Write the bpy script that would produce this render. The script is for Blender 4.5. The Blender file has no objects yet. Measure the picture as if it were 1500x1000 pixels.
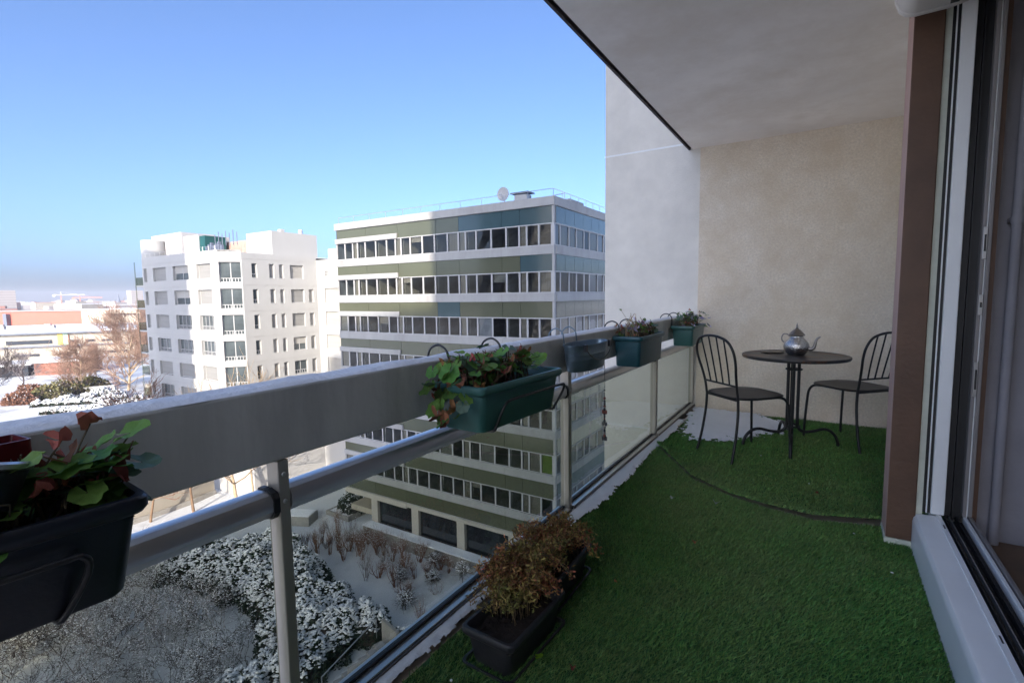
import bpy, math, random
import numpy as np
from mathutils import Vector, Matrix, noise
from math import sin, cos, pi, radians, sqrt, atan2

# ------------------------------------------------------------------ camera, sky, sun, exposure
S = bpy.context.scene
COL = S.collection
cam = bpy.data.cameras.new('camera')
cam.lens = 734.08 / 1500 * 36
cam.sensor_width = 36
cam.clip_start = 0.02
cam.clip_end = 9000
camo = bpy.data.objects.new('camera', cam)
COL.objects.link(camo)
_y, _p, _r = radians(31.9775), radians(5.1889), radians(-0.7677)
_fw = Vector((-sin(_y) * cos(_p), cos(_y) * cos(_p), -sin(_p)))
_rt = Vector((cos(_y), sin(_y), 0))
_up = _rt.cross(_fw)
_rt2 = cos(_r) * _rt + sin(_r) * _up
_up2 = -sin(_r) * _rt + cos(_r) * _up
camo.matrix_world = Matrix(((_rt2.x, _up2.x, -_fw.x, 0), (_rt2.y, _up2.y, -_fw.y, 0), (_rt2.z, _up2.z, -_fw.z, 0), (0, 0, 0, 1)))
S.camera = camo

SUN_EL, SUN_A = radians(19), radians(24)          # the sun stands behind the camera, a little to the right
W = bpy.data.worlds.new('World')
S.world = W
W.use_nodes = True
wn, wl = W.node_tree.nodes, W.node_tree.links
bg = wn['Background']
sky = wn.new('ShaderNodeTexSky')
sky.sky_type = 'NISHITA'
sky.sun_disc = False
sky.sun_elevation = SUN_EL
sky.sun_rotation = pi - SUN_A
sky.altitude = 50
sky.air_density = 0.5
sky.dust_density = 3.8
sky.ozone_density = 4.0
wl.new(sky.outputs[0], bg.inputs[0])
bg.inputs[1].default_value = 0.12
sl = bpy.data.lights.new('sun', 'SUN')
sl.energy = 2.2
sl.angle = radians(0.53)
sl.color = (1, 0.90, 0.76)
so = bpy.data.objects.new('sun', sl)
COL.objects.link(so)
_trav = Vector((-sin(SUN_A) * cos(SUN_EL), cos(SUN_A) * cos(SUN_EL), -sin(SUN_EL)))
so.rotation_euler = _trav.to_track_quat('-Z', 'Y').to_euler()
S.view_settings.view_transform = 'Standard'
S.view_settings.look = 'None'
S.view_settings.exposure = 1.84
S.view_settings.gamma = 1
S.view_settings.use_curve_mapping = False
S.cycles.max_bounces = 8
S.cycles.transparent_max_bounces = 24
S.cycles.diffuse_bounces = 5
S.cycles.volume_bounces = 1
S.cycles.caustics_reflective = False
S.cycles.caustics_refractive = False

RND = random.Random(11)
RNG = np.random.default_rng(5)
GZ = -21.7                                         # level of the gardens below; the camera is the origin
FZ = -1.13                                         # balcony slab
TZ = -1.112                                        # turf backing

# ------------------------------------------------------------------ mesh helpers
class MB:
    def __init__(s):
        s.v, s.f, s.m, s.cur = [], [], [], 0
    def add(s, vs, fs):
        n = len(s.v)
        s.v += [tuple(v) for v in vs]
        s.f += [tuple(i + n for i in f) for f in fs]
        s.m += [s.cur] * len(fs)
        return s
    def box(s, x0, x1, y0, y1, z0, z1):
        v = [(x, y, z) for z in (z0, z1) for y in (y0, y1) for x in (x0, x1)]
        return s.add(v, [(0, 2, 3, 1), (4, 5, 7, 6), (0, 1, 5, 4), (2, 6, 7, 3), (0, 4, 6, 2), (1, 3, 7, 5)])
    def obox(s, c, ux, uy, hx, hy, z0, z1):
        c, ux, uy = Vector(c), Vector(ux), Vector(uy)
        v = []
        for z in (z0, z1):
            for b in (-1, 1):
                for a in (-1, 1):
                    p = c + ux * hx * a + uy * hy * b
                    v.append((p.x, p.y, z))
        return s.add(v, [(0, 2, 3, 1), (4, 5, 7, 6), (0, 1, 5, 4), (2, 6, 7, 3), (0, 4, 6, 2), (1, 3, 7, 5)])
    def quad(s, a, b, c, d):
        return s.add([a, b, c, d], [(0, 1, 2, 3)])
    def prism(s, poly, z0, z1):
        n = len(poly)
        v = [(p[0], p[1], z0) for p in poly] + [(p[0], p[1], z1) for p in poly]
        f = [tuple(range(n))[::-1], tuple(range(n, 2 * n))] + [(i, (i + 1) % n, n + (i + 1) % n, n + i) for i in range(n)]
        return s.add(v, f)
    def extrude_y(s, prof, y0, y1):                # profile of (x, z) swept along y
        n = len(prof)
        v = [(p[0], y0, p[1]) for p in prof] + [(p[0], y1, p[1]) for p in prof]
        f = [tuple(range(n)), tuple(range(n, 2 * n))[::-1]] + [(i, n + i, n + (i + 1) % n, (i + 1) % n) for i in range(n)]
        return s.add(v, f)
    def tube(s, pts, r, n=8, cap=True):
        pts = [Vector(p) for p in pts]
        m = len(pts)
        rs = r if isinstance(r, (list, tuple)) else [r] * m
        v, f = [], []
        ref = None
        for i, p in enumerate(pts):
            t = (pts[min(i + 1, m - 1)] - pts[max(i - 1, 0)]).normalized()
            if ref is None:
                ref = Vector((0, 0, 1)) if abs(t.z) < .9 else Vector((1, 0, 0))
            ref = (ref - t * ref.dot(t)).normalized()
            bi = t.cross(ref)
            for k in range(n):
                a = 2 * pi * k / n
                q = p + (ref * cos(a) + bi * sin(a)) * rs[i]
                v.append(q)
        for i in range(m - 1):
            for k in range(n):
                f.append((i * n + k, i * n + (k + 1) % n, (i + 1) * n + (k + 1) % n, (i + 1) * n + k))
        if cap:
            f.append(tuple(range(n))[::-1])
            f.append(tuple(range((m - 1) * n, m * n)))
        return s.add(v, f)
    def lathe(s, prof, c=(0, 0, 0), n=24, sq=(1, 1)):
        v, f = [], []
        for r, z in prof:
            for k in range(n):
                a = 2 * pi * k / n
                v.append((c[0] + r * cos(a) * sq[0], c[1] + r * sin(a) * sq[1], c[2] + z))
        for i in range(len(prof) - 1):
            for k in range(n):
                f.append((i * n + k, i * n + (k + 1) % n, (i + 1) * n + (k + 1) % n, (i + 1) * n + k))
        f.append(tuple(range(n))[::-1])
        f.append(tuple(range((len(prof) - 1) * n, len(prof) * n)))
        return s.add(v, f)
    def ball(s, c, r, n=8, m=5):
        if not isinstance(r, (tuple, list)):
            r = (r, r, r)
        prof = [(max(sin(pi * (i + .0) / m), .001), -cos(pi * i / m)) for i in range(m + 1)]
        v, f = [], []
        for q, z in prof:
            for k in range(n):
                a = 2 * pi * k / n
                v.append((c[0] + r[0] * q * cos(a), c[1] + r[1] * q * sin(a), c[2] + r[2] * z))
        for i in range(m):
            for k in range(n):
                f.append((i * n + k, i * n + (k + 1) % n, (i + 1) * n + (k + 1) % n, (i + 1) * n + k))
        return s.add(v, f)
    def loft(s, loops, cap0=True, cap1=True):
        n = len(loops[0])
        v = [p for l in loops for p in l]
        f = []
        for i in range(len(loops) - 1):
            for k in range(n):
                f.append((i * n + k, i * n + (k + 1) % n, (i + 1) * n + (k + 1) % n, (i + 1) * n + k))
        if cap0: f.append(tuple(range(n))[::-1])
        if cap1: f.append(tuple(range((len(loops) - 1) * n, len(loops) * n)))
        return s.add(v, f)
    def mesh(s, name, mats, smooth=None):
        me = bpy.data.meshes.new(name)
        me.from_pydata(s.v, [], s.f)
        for m in (mats if isinstance(mats, (list, tuple)) else [mats]):
            me.materials.append(m)
        if any(s.m):
            me.polygons.foreach_set('material_index', s.m)
        if smooth:
            me.polygons.foreach_set('use_smooth', [True] * len(me.polygons))
            me.set_sharp_from_angle(angle=radians(smooth))
        me.update()
        return me
    def build(s, name, mats, parent=None, smooth=None, bevel=0, local=False):
        return link(name, s.mesh(name, mats, smooth), parent, bevel, local)

def link(name, me, parent=None, bevel=0, local=False):
    o = bpy.data.objects.new(name, me)
    COL.objects.link(o)
    if parent is not None:
        o.parent = parent
        if not local and parent.parent is None:
            o.location = -parent.location
    if bevel:
        b = o.modifiers.new('bevel', 'BEVEL')
        b.width = bevel
        b.segments = 2
        b.limit_method = 'ANGLE'
        b.angle_limit = radians(40)
    return o

def np_mesh(name, V, F, mat, smooth=False):
    V = np.asarray(V, np.float32)
    F = np.asarray(F, np.int32)
    k = F.shape[1]
    me = bpy.data.meshes.new(name)
    me.vertices.add(len(V))
    me.vertices.foreach_set('co', V.ravel())
    me.loops.add(F.size)
    me.loops.foreach_set('vertex_index', F.ravel())
    me.polygons.add(len(F))
    me.polygons.foreach_set('loop_start', np.arange(0, F.size, k, dtype=np.int32))
    me.polygons.foreach_set('loop_total', np.full(len(F), k, np.int32))
    if smooth:
        me.polygons.foreach_set('use_smooth', np.ones(len(F), bool))
    me.materials.append(mat)
    me.update(calc_edges=True)
    return me

def tag(o, label=None, cat=None, group=None, kind=None):
    if label: o['label'] = label
    if cat: o['category'] = cat
    if group: o['group'] = group
    if kind: o['kind'] = kind
    return o

def thing(name, label, cat, loc=(0, 0, 0), rz=0, group=None):
    o = bpy.data.objects.new(name, None)
    o.empty_display_size = .1
    COL.objects.link(o)
    o.location = loc
    o.rotation_euler = (0, 0, rz)
    return tag(o, label, cat, group)

def copy_thing(src, loc, rz=0, scale=None, label=None, group=None):
    r = src.copy()
    COL.objects.link(r)
    r.location = loc
    r.rotation_euler = (0, 0, rz)
    if scale: r.scale = scale if isinstance(scale, (tuple, list)) else (scale,) * 3
    if label: r['label'] = label
    if group: r['group'] = group
    for ch in src.children:
        c = ch.copy(); COL.objects.link(c); c.parent = r
        for g in ch.children:
            d = g.copy(); COL.objects.link(d); d.parent = c
    return r

def smoothpath(pts, sub=5):
    P = [Vector(p) for p in pts]
    P = [2 * P[0] - P[1]] + P + [2 * P[-1] - P[-2]]
    out = []
    for i in range(1, len(P) - 2):
        a, b, c, d = P[i - 1:i + 3]
        for k in range(sub):
            t = k / sub
            out.append(.5 * (2 * b + (c - a) * t + (2 * a - 5 * b + 4 * c - d) * t * t + (3 * b - a - 3 * c + d) * t ** 3))
    out.append(P[-2])
    return out

# ------------------------------------------------------------------ materials
def mat(name, col, rough=.6, metal=0., var=.15, scale=6, bump=0., bscale=60, col2=None, c2lo=.45, c2hi=.65, island=0., spec=.5, stretch=(1, 1, 1), coat=0., transl=0., c2s=.37):
    m = bpy.data.materials.new(name)
    m.use_nodes = True
    n, l = m.node_tree.nodes, m.node_tree.links
    p = n['Principled BSDF']
    p.inputs['Roughness'].default_value = rough
    p.inputs['Metallic'].default_value = metal
    p.inputs['Specular IOR Level'].default_value = spec
    p.inputs['Coat Weight'].default_value = coat
    p.inputs['Coat Roughness'].default_value = .08
    tc = n.new('ShaderNodeTexCoord')
    mp = n.new('ShaderNodeMapping')
    mp.inputs['Scale'].default_value = stretch
    l.new(tc.outputs['Object'], mp.inputs[0])
    nz = n.new('ShaderNodeTexNoise')
    nz.inputs['Scale'].default_value = scale
    nz.inputs['Detail'].default_value = 7
    nz.inputs['Roughness'].default_value = .62
    l.new(mp.outputs[0], nz.inputs['Vector'])
    r = n.new('ShaderNodeValToRGB')
    a = [max(0, c * (1 - var)) for c in col[:3]]
    b = [min(1, c * (1 + var)) for c in col[:3]]
    r.color_ramp.elements[0].position = .3
    r.color_ramp.elements[0].color = (*a, 1)
    r.color_ramp.elements[1].position = .7
    r.color_ramp.elements[1].color = (*b, 1)
    l.new(nz.outputs[0], r.inputs[0])
    last = r.outputs[0]
    if col2:
        n2 = n.new('ShaderNodeTexNoise')
        n2.inputs['Scale'].default_value = scale * c2s
        n2.inputs['Detail'].default_value = 8
        n2.inputs['Roughness'].default_value = .7
        l.new(mp.outputs[0], n2.inputs['Vector'])
        mr = n.new('ShaderNodeMapRange')
        mr.inputs[1].default_value = c2lo
        mr.inputs[2].default_value = c2hi
        l.new(n2.outputs[0], mr.inputs[0])
        mx = n.new('ShaderNodeMixRGB')
        l.new(mr.outputs[0], mx.inputs[0])
        l.new(last, mx.inputs[1])
        mx.inputs[2].default_value = (*col2, 1)
        last = mx.outputs[0]
    if island:
        g = n.new('ShaderNodeNewGeometry')
        oi = n.new('ShaderNodeObjectInfo')
        ad = n.new('ShaderNodeMath'); ad.operation = 'ADD'
        l.new(g.outputs['Random Per Island'], ad.inputs[0]); l.new(oi.outputs['Random'], ad.inputs[1])
        fr = n.new('ShaderNodeMath'); fr.operation = 'FRACT'
        l.new(ad.outputs[0], fr.inputs[0])
        mr = n.new('ShaderNodeMapRange')
        mr.inputs[3].default_value = 1 - island
        mr.inputs[4].default_value = 1 + island
        l.new(fr.outputs[0], mr.inputs[0])
        hs = n.new('ShaderNodeHueSaturation')
        l.new(mr.outputs[0], hs.inputs['Value'])
        m2 = n.new('ShaderNodeMapRange')
        m2.inputs[3].default_value = .5 - island * .08
        m2.inputs[4].default_value = .5 + island * .06
        sn = n.new('ShaderNodeMath'); sn.operation = 'MULTIPLY'; sn.inputs[1].default_value = 7.31
        f2 = n.new('ShaderNodeMath'); f2.operation = 'FRACT'
        l.new(fr.outputs[0], sn.inputs[0]); l.new(sn.outputs[0], f2.inputs[0]); l.new(f2.outputs[0], m2.inputs[0])
        l.new(m2.outputs[0], hs.inputs['Hue'])
        l.new(last, hs.inputs['Color'])
        last = hs.outputs[0]
    l.new(last, p.inputs['Base Color'])
    if bump:
        n3 = n.new('ShaderNodeTexNoise')
        n3.inputs['Scale'].default_value = bscale
        n3.inputs['Detail'].default_value = 5
        l.new(tc.outputs['Object'], n3.inputs['Vector'])
        bp = n.new('ShaderNodeBump')
        bp.inputs['Strength'].default_value = bump
        bp.inputs['Distance'].default_value = min(.02, .6 / bscale)
        l.new(n3.outputs[0], bp.inputs['Height'])
        l.new(bp.outputs[0], p.inputs['Normal'])
    if transl:
        tr = n.new('ShaderNodeBsdfTranslucent')
        l.new(last, tr.inputs[0])
        ms = n.new('ShaderNodeMixShader')
        ms.inputs[0].default_value = transl
        l.new(p.outputs[0], ms.inputs[1]); l.new(tr.outputs[0], ms.inputs[2])
        l.new(ms.outputs[0], n['Material Output'].inputs[0])
    return m

def glass(name, tint=(.8, .85, .85), ior=1.5, wav=0., wscale=.5, rough=.0):
    m = bpy.data.materials.new(name)
    m.use_nodes = True
    n, l = m.node_tree.nodes, m.node_tree.links
    n.remove(n['Principled BSDF'])
    t = n.new('ShaderNodeBsdfTransparent'); t.inputs[0].default_value = (*tint, 1)
    g = n.new('ShaderNodeBsdfGlossy'); g.inputs['Roughness'].default_value = rough
    f = n.new('ShaderNodeFresnel'); f.inputs[0].default_value = ior
    x = n.new('ShaderNodeMixShader')
    ge = n.new('ShaderNodeNewGeometry')
    iv = n.new('ShaderNodeMath'); iv.operation = 'SUBTRACT'; iv.inputs[0].default_value = 1
    l.new(ge.outputs['Backfacing'], iv.inputs[1])
    mu = n.new('ShaderNodeMath'); mu.operation = 'MULTIPLY'
    l.new(f.outputs[0], mu.inputs[0]); l.new(iv.outputs[0], mu.inputs[1])
    l.new(mu.outputs[0], x.inputs[0]); l.new(t.outputs[0], x.inputs[1]); l.new(g.outputs[0], x.inputs[2])
    l.new(x.outputs[0], n['Material Output'].inputs[0])
    if wav:
        tc = n.new('ShaderNodeTexCoord')
        nz = n.new('ShaderNodeTexNoise'); nz.inputs['Scale'].default_value = wscale; nz.inputs['Detail'].default_value = 1
        l.new(tc.outputs['Object'], nz.inputs['Vector'])
        b = n.new('ShaderNodeBump'); b.inputs['Strength'].default_value = 1; b.inputs['Distance'].default_value = wav
        l.new(nz.outputs[0], b.inputs['Height'])
        l.new(b.outputs[0], g.inputs['Normal']); l.new(b.outputs[0], f.inputs['Normal'])
    return m

M = {}
M['snow'] = mat('snow', (.84, .85, .87), .75, var=.05, scale=3, bump=.5, bscale=45)
M['snow_ground'] = mat('snow_ground', (.66, .675, .69), .8, var=.06, scale=.25, bump=.6, bscale=3, col2=(.22, .19, .16), c2lo=.52, c2hi=.74)
M['stucco'] = mat('stucco', (.81, .725, .60), .9, var=.16, scale=60, bump=1.0, bscale=110, col2=(.68, .565, .41), c2lo=.36, c2hi=.74, c2s=.05)
M['stucco_edge'] = mat('stucco_edge', (.75, .715, .645), .9, var=.07, scale=5, bump=.3, bscale=80)
M['ceiling'] = mat('ceiling', (.90, .825, .745), .85, var=.07, scale=1.6, bump=.15, bscale=50, col2=(.80, .71, .61), c2lo=.42, c2hi=.62, c2s=.8)
M['concrete'] = mat('concrete', (.36, .34, .32), .85, var=.12, scale=3, bump=.3, bscale=40)
M['slab_edge'] = mat('slab_edge', (.045, .03, .03), .6, var=.25, scale=10, bump=.2)
M['tile'] = mat('tile', (.62, .52, .45), .7, var=.1, scale=8, bump=.2)
M['beam'] = mat('beam', (.60, .595, .565), .45, metal=.1, var=.13, scale=3, bump=.12, bscale=30, stretch=(1, 3, .5), col2=(.42, .415, .40), c2lo=.48, c2hi=.72)
M['alu'] = mat('alu', (.62, .61, .60), .28, metal=.85, var=.1, scale=5, stretch=(1, .3, 1))
M['post'] = mat('post', (.40, .37, .32), .42, metal=.5, var=.1, scale=7, stretch=(1, 1, .3))
M['bronze'] = mat('bronze', (.10, .08, .07), .42, metal=.55, var=.2, scale=8)
M['rubber'] = mat('rubber', (.012, .012, .013), .5, var=.2)
M['rail_glass'] = glass('rail_glass', (.74, .755, .69), 1.5)
M['black'] = mat('black_metal', (.018, .018, .02), .42, metal=.3, var=.25, scale=20, bump=.1, bscale=120)
M['wire'] = mat('wire', (.012, .012, .013), .35, var=.2)
M['green_plastic'] = mat('green_plastic', (.04, .135, .12), .36, var=.16, scale=6, bump=.06, bscale=60, col2=(.05, .105, .09), c2lo=.5, c2hi=.8)
M['teal_plastic'] = mat('teal_plastic', (.02, .085, .105), .4, var=.16, scale=6, bump=.06)
M['navy_plastic'] = mat('navy_plastic', (.013, .016, .024), .34, var=.18, scale=6, bump=.08, bscale=90)
M['anthracite'] = mat('anthracite', (.022, .022, .026), .5, var=.2, scale=7, bump=.12, bscale=90, col2=(.05, .045, .045), c2lo=.55, c2hi=.8)
M['soil'] = mat('soil', (.03, .02, .014), .95, var=.4, scale=40, bump=1, bscale=60)
M['zinc'] = mat('zinc', (.16, .22, .27), .42, metal=.6, var=.2, scale=9, bump=.1, col2=(.12, .17, .15), c2lo=.5, c2hi=.7)
M['leaf'] = mat('leaf', (.12, .25, .05), .6, var=.3, scale=30, island=.45, transl=.25, spec=.3)
M['leaf_blue'] = mat('leaf_blue', (.11, .18, .12), .6, var=.25, scale=30, island=.35, transl=.15)
M['leaf_lime'] = mat('leaf_lime', (.20, .42, .03), .45, var=.2, scale=30, island=.2, transl=.35)
M['leaf_dry'] = mat('leaf_dry', (.32, .12, .06), .7, var=.35, scale=40, island=.5, transl=.15)
M['leaf_pale'] = mat('leaf_pale', (.36, .38, .36), .6, var=.2, scale=40, island=.15)
M['stem'] = mat('stem', (.10, .07, .035), .7, var=.3, scale=30)
M['straw'] = mat('straw', (.34, .25, .14), .8, var=.3, scale=30, island=.3)
M['petal'] = mat('petal', (.52, .47, .66), .6, var=.3, scale=60, island=.3, transl=.2)
M['rust_leaf'] = mat('rust_leaf', (.36, .16, .06), .7, var=.35, scale=9, island=.55, col2=(.26, .25, .07), c2lo=.42, c2hi=.6, transl=.15)
M['turf'] = mat('turf', (.115, .275, .065), .55, var=.22, scale=3.2, island=.5, col2=(.20, .27, .10), c2lo=.4, c2hi=.7, spec=.35)
M['turf_back'] = mat('turf_back', (.035, .115, .035), .9, var=.4, scale=90, bump=1, bscale=160)
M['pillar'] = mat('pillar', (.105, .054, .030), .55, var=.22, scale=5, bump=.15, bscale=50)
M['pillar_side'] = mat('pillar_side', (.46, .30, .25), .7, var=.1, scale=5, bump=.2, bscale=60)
M['foam'] = mat('foam', (.58, .60, .50), .8, var=.08, scale=12, bump=.4, bscale=60)
M['white_pvc'] = mat('white_pvc', (.84, .85, .84), .32, var=.04, scale=4)
M['awning'] = mat('awning', (.62, .58, .53), .35, var=.05, scale=4)
M['grey_pvc'] = mat('grey_pvc', (.24, .22, .21), .4, var=.08, scale=4)
M['room'] = mat('room', (.30, .285, .30), .8, var=.12, scale=3, bump=.2, bscale=40)
M['room_floor'] = mat('room_floor', (.16, .10, .06), .5, var=.2, scale=6)
M['steel'] = mat('steel', (.55, .55, .55), .3, metal=1, var=.1)
M['silver'] = mat('silver', (.60, .58, .55), .24, metal=1, var=.15, scale=30, bump=.8, bscale=110)
M['silver_dark'] = mat('silver_dark', (.30, .27, .245), .3, metal=1, var=.2, scale=30)
M['bead_red'] = mat('bead_red', (.16, .03, .02), .35, var=.2)
M['bead_white'] = mat('bead_white', (.55, .5, .45), .4, var=.1)
M['bead_dark'] = mat('bead_dark', (.02, .02, .03), .3, var=.2)
M['maroon'] = mat('maroon', (.12, .008, .012), .4, var=.2)
M['band'] = mat('band', (.34, .34, .335), .6, var=.08, scale=.8, bump=.08, bscale=12, col2=(.22, .21, .20), c2lo=.5, c2hi=.85, stretch=(1.6, 1.6, .5))
M['beige_frame'] = mat('beige_frame', (.42, .39, .34), .7, var=.08, scale=.8)
M['spandrel'] = mat('spandrel', (.088, .094, .060), .12, var=.08, scale=.4, coat=.6)
M['spandrel_blue'] = mat('spandrel_blue', (.04, .075, .085), .12, var=.08, scale=.4, coat=.6)
M['spandrel_side'] = mat('spandrel_side', (.07, .095, .075), .08, var=.08, scale=.4, coat=.8, metal=.25)
M['pane'] = glass('pane', (.52, .56, .58), 1.75, wav=.06, wscale=.6)
M['pane_dark'] = mat('pane_dark', (.015, .018, .022), .04, var=.2, scale=.5, spec=.8)
M['pane_grey'] = mat('pane_grey', (.075, .09, .095), .06, var=.5, scale=.35, spec=.8)  # lighter patchy grey put into the colour for reflections on the panes
M['interior'] = mat('interior', (.36, .32, .25), .85, var=.25, scale=.5)
M['interior_dark'] = mat('interior_dark', (.09, .085, .08), .85, var=.2, scale=.5)
M['blind'] = mat('blind', (.40, .33, .24), .8, var=.12, scale=2, stretch=(6, 6, .2))
M['blind_lime'] = mat('blind_lime', (.30, .42, .05), .8, var=.2, scale=2)
M['frame_white'] = mat('frame_white', (.42, .42, .42), .45, var=.04, scale=1)
M['white_wall'] = mat('white_wall', (.42, .415, .405), .8, var=.03, scale=.5, bump=.05, bscale=10, col2=(.36, .35, .33), c2lo=.6, c2hi=.9, stretch=(1, 1, .25))
M['shutter'] = mat('shutter', (.27, .265, .255), .6, var=.08, scale=1, stretch=(.2, .2, 9))
M['shutter_light'] = mat('shutter_light', (.36, .345, .32), .6, var=.06, scale=1, stretch=(.2, .2, 9))
M['grey_wall'] = mat('grey_wall', (.42, .41, .41), .8, var=.08, scale=.5)
M['teal_panel'] = mat('teal_panel', (.01, .07, .07), .5, var=.15, scale=.5)
M['bark'] = mat('bark', (.22, .14, .085), .85, var=.25, scale=2)
M['bark_pale'] = mat('bark_pale', (.42, .31, .20), .8, var=.2, scale=2)
M['twig_red'] = mat('twig_red', (.22, .105, .065), .85, var=.25, scale=1.2)
M['twig_far'] = mat('twig_far', (.34, .215, .155), .85, var=.25, scale=.6)
M['twig_dark'] = mat('twig_dark', (.075, .055, .05), .85, var=.3, scale=2)
M['twig_frost'] = mat('twig_frost', (.30, .26, .25), .85, var=.3, scale=2, island=.4)
M['needle'] = mat('needle', (.028, .045, .028), .7, var=.35, scale=2, island=.4)
M['olive'] = mat('olive', (.13, .12, .045), .8, var=.3, scale=1.5, island=.4)
M['stone'] = mat('stone', (.33, .31, .28), .85, var=.15, scale=1.5, bump=.3, bscale=8)
M['cream_wall'] = mat('cream_wall', (.38, .34, .28), .85, var=.1, scale=.4)
M['brick'] = mat('brick', (.26, .11, .075), .85, var=.15, scale=.4)
M['orange'] = mat('orange', (.42, .12, .085), .8, var=.06, scale=.1)
M['dark_glass'] = mat('dark_glass', (.03, .035, .045), .15, var=.2, scale=.2)
M['yellow'] = mat('yellow', (.55, .42, .10), .7, var=.05)
M['pale_green'] = mat('pale_green', (.35, .5, .35), .7, var=.05)
M['city'] = mat('city', (.30, .27, .26), .85, var=.12, scale=.02)
M['city_pale'] = mat('city_pale', (.36, .33, .32), .85, var=.08, scale=.02)
M['crane'] = mat('crane', (.5, .2, .15), .6, var=.1, scale=.1)
M['slate'] = mat('slate', (.12, .14, .19), .6, var=.1, scale=.1)
M['stair'] = mat('stair', (.30, .29, .28), .8, var=.15, scale=2)
# ------------------------------------------------------------------ ground
def ground():
    n = 90
    xs = np.concatenate([np.linspace(-420, -90, 60), np.linspace(-88, 20, 60), np.linspace(40, 300, 12)])
    ys = np.concatenate([np.linspace(-150, 0, 16), np.linspace(2, 60, 34), np.linspace(65, 400, 40)])
    V = []
    for y in ys:
        for x in xs:
            z = GZ + .25 * noise.noise((x * .07, y * .07, 0)) + .08 * noise.noise((x * .5, y * .5, 3))
            if x > -38.5 and y > 29: z = GZ
            V.append((x, y, z))
    nx = len(xs)
    F = [(j * nx + i, j * nx + i + 1, (j + 1) * nx + i + 1, (j + 1) * nx + i) for j in range(len(ys) - 1) for i in range(nx - 1)]
    o = link('ground', np_mesh('ground', V, F, M['snow_ground'], True))
    tag(o, 'snow covered garden ground far below the balcony', kind='structure')
    far = mat('far_land', (.30, .27, .25), .9, var=.3, scale=.01, col2=(.55, .54, .55), c2lo=.5, c2hi=.6)
    b = MB()
    b.quad((-3400, -600, GZ - 3), (700, -600, GZ - 3), (700, 3400, GZ - 3), (-3400, 3400, GZ - 3))
    tag(b.build('terrain', far), 'flat hazy land stretching to the horizon', kind='structure')
ground()
hz = bpy.data.materials.new('haze_air')
hz.use_nodes = True
hz.node_tree.nodes.remove(hz.node_tree.nodes['Principled BSDF'])
pv = hz.node_tree.nodes.new('ShaderNodeVolumePrincipled')
pv.inputs['Color'].default_value = (.82, .87, 1, 1)
pv.inputs['Density'].default_value = .00018
pv.inputs['Anisotropy'].default_value = 0
hz.node_tree.links.new(pv.outputs[0], hz.node_tree.nodes['Material Output'].inputs['Volume'])
tag(MB().box(-3450, 750, -650, 3450, GZ - 4.2, 52).build('haze', hz), 'thin winter haze paling the distant city', kind='stuff')

# ------------------------------------------------------------------ our own tower: flank wall, other balconies, unseen blocks added to cast shade
tw = thing('apartment_tower', 'beige rendered tower flank wall at the end of the balcony', 'building', (2, 8, GZ))
b = MB(); b.box(-1.995, 14, 5.079, 24, GZ, 26); b.build('flank_wall', M['stucco_edge'], tw)
b = MB(); b.box(-1.045, .47, 5.066, 5.079, -1.13, 1.358); b.build('render_panel', M['stucco'], tw)
for k in range(-7, 9):
    z = 1.42 + 2.81 * k
    b = MB(); b.box(-1.998, -1.21, 5.0765, 5.085, z - .008, z + .008); b.box(-1.998, -1.99, 5.08, 24, z - .008, z + .008)
    b.build('joint_strip', M['white_pvc'], tw)
b = MB()
b.box(.62, 14, -38.5, 5.07, GZ, -1.36); b.box(.62, 14, -1.1, 5.07, 1.56, 36)
b.box(4.2, 14, -38.5, -1.101, -1.359, 36); b.box(4.2, 14, -1.1, 5.07, -1.359, 1.559); b.box(.62, 4.19, -1.1, -1.0, -1.359, 1.559); b.box(.47, 4.2, 2.84, 5.064, -1.13, 1.357)  # unseen rear set back to admit sky glow, lengthened for the shadow edge
b.build('body_wall', M['stucco_edge'], tw)
TWIN = MB().box(.595, .615, 0, 1.8, .1, 2.2).mesh('window', M['dark_glass'])
for k in list(range(-7, 0)) + list(range(2, 10)):
    z = -1.13 + 2.69 * k
    b = MB(); b.box(-1.15, .61, 1.0 if k > 0 else -19.9, 5.06, z - .2, z); b.build('balcony_slab', M['stucco_edge'], tw)  # upper slabs cut short out of view to let skylight in
    b = MB(); y_ = 1.0 if k > 0 else -19.9; b.box(-1.145, -1.065, y_, 5.06, z + .75, z + .92); b.box(-1.145, -1.07, y_, 5.06, z + .02, z + .1); b.build('balcony_beam', M['beam'], tw)
    for q in range(8 if k < 0 else 0):
        w = link('window', TWIN, tw)
        w.location = Vector((0, -19 + q * 3, z)) - tw.location
w2 = thing('shade_block', 'unseen tall slab block added to shade the lower office floors and garden', 'building', (21, -106, GZ))  # added out of view, only to cast shade on office block and garden
b = MB(); b.prism([(10.6, -100), (31.8, -92), (31.8, -112), (14.5, -112)], GZ, 46)
b.build('wall', M['stucco_edge'], w2)
w3 = thing('shade_tower', 'unseen tall pale tower block added to shade the left of the white block', 'building', (-48, -22, GZ))  # added out of view, to cast the shade on the white block
b = MB(); b.box(-55, -42.4, -27, -15, GZ, 24); b.build('wall', M['white_wall'], w3)
b = MB()
for k in range(15):
    b.box(-54, -43.5, -14.99, -14.95, GZ + 2 + k * 2.9, GZ + 3.4 + k * 2.9); b.box(-42.39, -42.35, -26, -16, GZ + 2 + k * 2.9, GZ + 3.4 + k * 2.9)
b.build('window_band', M['dark_glass'], w3)

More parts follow.
